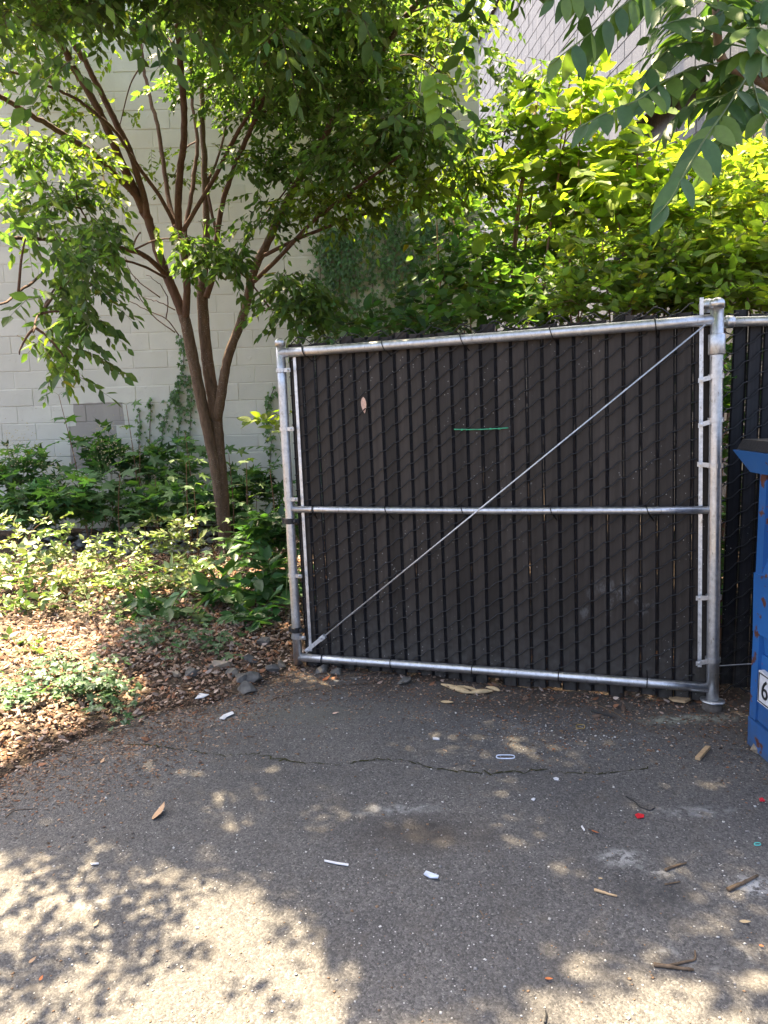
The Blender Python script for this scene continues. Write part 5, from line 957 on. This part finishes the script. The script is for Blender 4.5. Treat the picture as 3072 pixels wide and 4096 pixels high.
fallen('large curled tan leaf on the shaded asphalt at left', (612, 3278), (668, 3232), .5, 'tan', .3); fallen('small brown curled leaf left of the large tan one', (402, 3050), (418, 3036), .4, 'tan'); fallen('tan leaf at the left frame edge by the litter', (5, 3042), (60, 3034), .4, 'tan', .1); fallen('orange leaf fragment below centre right', (2368, 3320), (2395, 3345), .4, 'orange')
fallen('small orange leaf in the lower right sun patch', (2180, 3915), (2212, 3920), .6, 'orange', .1); fallen('orange leaf lying in the lower left sunlight', (115, 3855), (145, 3835), .4, 'tan'); fallen('orange-brown leaf in the left tree shadow', (374, 3708), (396, 3690), .5, 'tan'); fallen('yellow leaf near the right frame edge', (2958, 3685), (3004, 3692), .35, 'husk', .2); fallen('pink-tan leaf before the gate', (1330, 2853), (1355, 2856), .5, 'pink'); fallen('pale serrated leaf before the gate', (1762, 2808), (1815, 2816), .3, 'husk', .1); fallen('small round tan leaf right of centre', (2394, 3510), (2410, 3516), .8, 'husk', .1); fallen('orange leaf under the gate near its left end', (1290, 2722), (1320, 2712), .4, 'orange'); fallen('yellow curled leaf under the gate', (1600, 2722), (1618, 2744), .3, 'husk'); fallen('small orange leaf at the right edge of the asphalt', (3036, 3780), (3056, 3790), .5, 'orange'); fallen('red-brown leaf low at left in sunlight', (158, 3925), (172, 3908), .5, 'orange')
def stick(label, pts, r, mt='stick', name='stick', cat_='stick', th=None):
    p = smooth_path(np.array([gp(a, b, r*.9) for a, b in pts]), 4); p[:, 2] += .3*r*rng.random(len(p)); o = root(name, p[0], label, cat_); MB().tube(p, np.linspace(r, r*.6, len(p)), 7).put('shaft' if cat_ == 'stick' else 'strand', M[mt], o, True); return o
stick('thick broken stick at the lower right', [(2615, 3858), (2700, 3870), (2775, 3880)], .006); stick('forked stick lying across the thick broken one', [(2680, 3860), (2740, 3845), (2780, 3835), (2780, 3800)], .004); stick('brown stick beside white paint at the right edge', [(2912, 3560), (2970, 3535), (3030, 3505)], .007); stick('stick with a pale knot right of the chalky stain', [(2662, 3480), (2700, 3465), (2745, 3452)], .005)
stick('short broken stick with a pale end below centre right', [(2378, 3557), (2420, 3570), (2468, 3583)], .005, 'wood'); stick('thin curved twig at left on the asphalt', [(200, 3040), (220, 3070), (222, 3095), (240, 3112)], .002); stick('thin twig beside the sun patches at left', [(20, 3270), (60, 3240), (150, 3232)], .002); stick('dark thin twig right of the gate foot', [(2370, 2812), (2460, 2850), (2520, 2890)], .003); stick('black straight strip of plastic before the gate', [(2366, 2844), (2410, 2856), (2448, 2868)], .006, 'black', 'plastic_rod', 'rod')
stick('black curled strap on the asphalt right of centre', [(2506, 3185), (2540, 3205), (2560, 3225), (2600, 3238), (2620, 3228)], .003, 'black', 'strap', 'strap'); stick('black wire end at the bottom edge', [(2180, 4090), (2186, 4060), (2182, 4040)], .003, 'black', 'wire_end', 'wire'); stick('short twig below the plastic wrapper', [(1920, 3640), (1930, 3655), (1936, 3668)], .002)
stick('thin dry twig right of the dark stain', [(2660, 3535), (2690, 3530), (2720, 3524)], .003)
def loop(name, label, cat_, cx, cy, rx, ry, r, mt):
    th = np.linspace(0, 2*math.pi, 33); o = root(name, gp(cx, cy), label, cat_); MB().tube(np.array([gp(cx+rx*math.copysign(abs(math.cos(t))**.6, math.cos(t)), cy+ry*math.copysign(abs(math.sin(t))**.6, math.sin(t)), r) for t in th]), r, 6, False).put('band', M[mt], o, True)
loop('plastic_loop', 'long clear rubber loop lying on the asphalt', 'loop', 2022, 3026, 36, 7, .0025, 'clear'); loop('rubber_band', 'yellow rubber band before the gate', 'band', 2322, 2904, 17, 8, .0018, 'yellow'); loop('teal_loop', 'tiny teal loop at the right frame edge', 'loop', 3030, 3374, 12, 5, .0018, 'teal')
# dried sheath husks in front of the gate
for i, (pts, r, lab) in enumerate([([(1765, 2742), (1810, 2755), (1860, 2772), (1880, 2778)], .016, 'long dried husk curling at the left of the husk pile'), ([(1870, 2778), (1920, 2772), (1970, 2770)], .015, 'rolled dried husk at the middle of the husk pile'), ([(1830, 2745), (1880, 2755), (1905, 2763)], .009, 'thin dried husk at the back of the husk pile'), ([(1945, 2752), (1975, 2758), (2000, 2768)], .012, 'short dried husk at the right of the husk pile')]):
    p = smooth_path(np.array([gp(a, b, r*.8) for a, b in pts]), 5); k = len(p); o = root('dried_husk', p[0], lab, 'husk', 'pile of dried husks'); rr = r*np.sin(np.linspace(.25, math.pi*.9, k)); v = []
    t = norm(np.gradient(p, axis=0)); sd = norm(np.cross(t, [0, 0, 1.]))
    for j in range(k):
        for th in np.linspace(-.3*math.pi, 1.25*math.pi, 8): v.append(p[j]+sd[j]*rr[j]*math.cos(th)*1.3+np.array([0, 0, 1])*rr[j]*math.sin(th)*.8)
    part('shell', v, [(j*8+q, j*8+q+1, (j+1)*8+q+1, (j+1)*8+q) for j in range(k-1) for q in range(7)], M['husk'], o, True)
# decayed board under the hinge end of the gate and a chalky patch
flat_piece('rotten_board', 'crumbling pale board fragment under the gate near the hinge', 'board', [(2655, 2790), (2700, 2768), (2790, 2772), (2795, 2800), (2740, 2822), (2690, 2815)], 'wood', .012, .1)
# green tie and petal on the slats
a = vplane(1812., 1718., Rg, Lg)+gn*-.02; b = vplane(2030., 1712., Rg, Lg)+gn*-.02
gt = root('green_tie', a, 'thin green plastic tie stretched across the gate slats', 'tie'); MB().tube(np.linspace(a, b, 12)-np.array([0, 0, .004])*np.sin(np.linspace(0, math.pi, 12))[:, None], .0032, 6).put('strand', M['green_band'], gt, True)
for q in (.15, .68, .84): c = a+(b-a)*q; MB().lathe([(.0045, -.006), (.0055, 0), (.0045, .006)], c-[0, 0, .003], b-a, 8).put('bead', M['green_band'], gt)
A = vplane(1447., 1588., Rg, Lg)-gn*.022; B = vplane(1451., 1655., Rg, Lg)-gn*.020; o = addo('dry_petal', mesh('dry_petal', *tmpl_big(.34, .1), True), M['pink'], None, A, basis(B-A, gn)); o.scale = (np.linalg.norm(B-A),)*3; tag(o, 'pale pink dry leaf caught in the gate mesh', 'leaf')
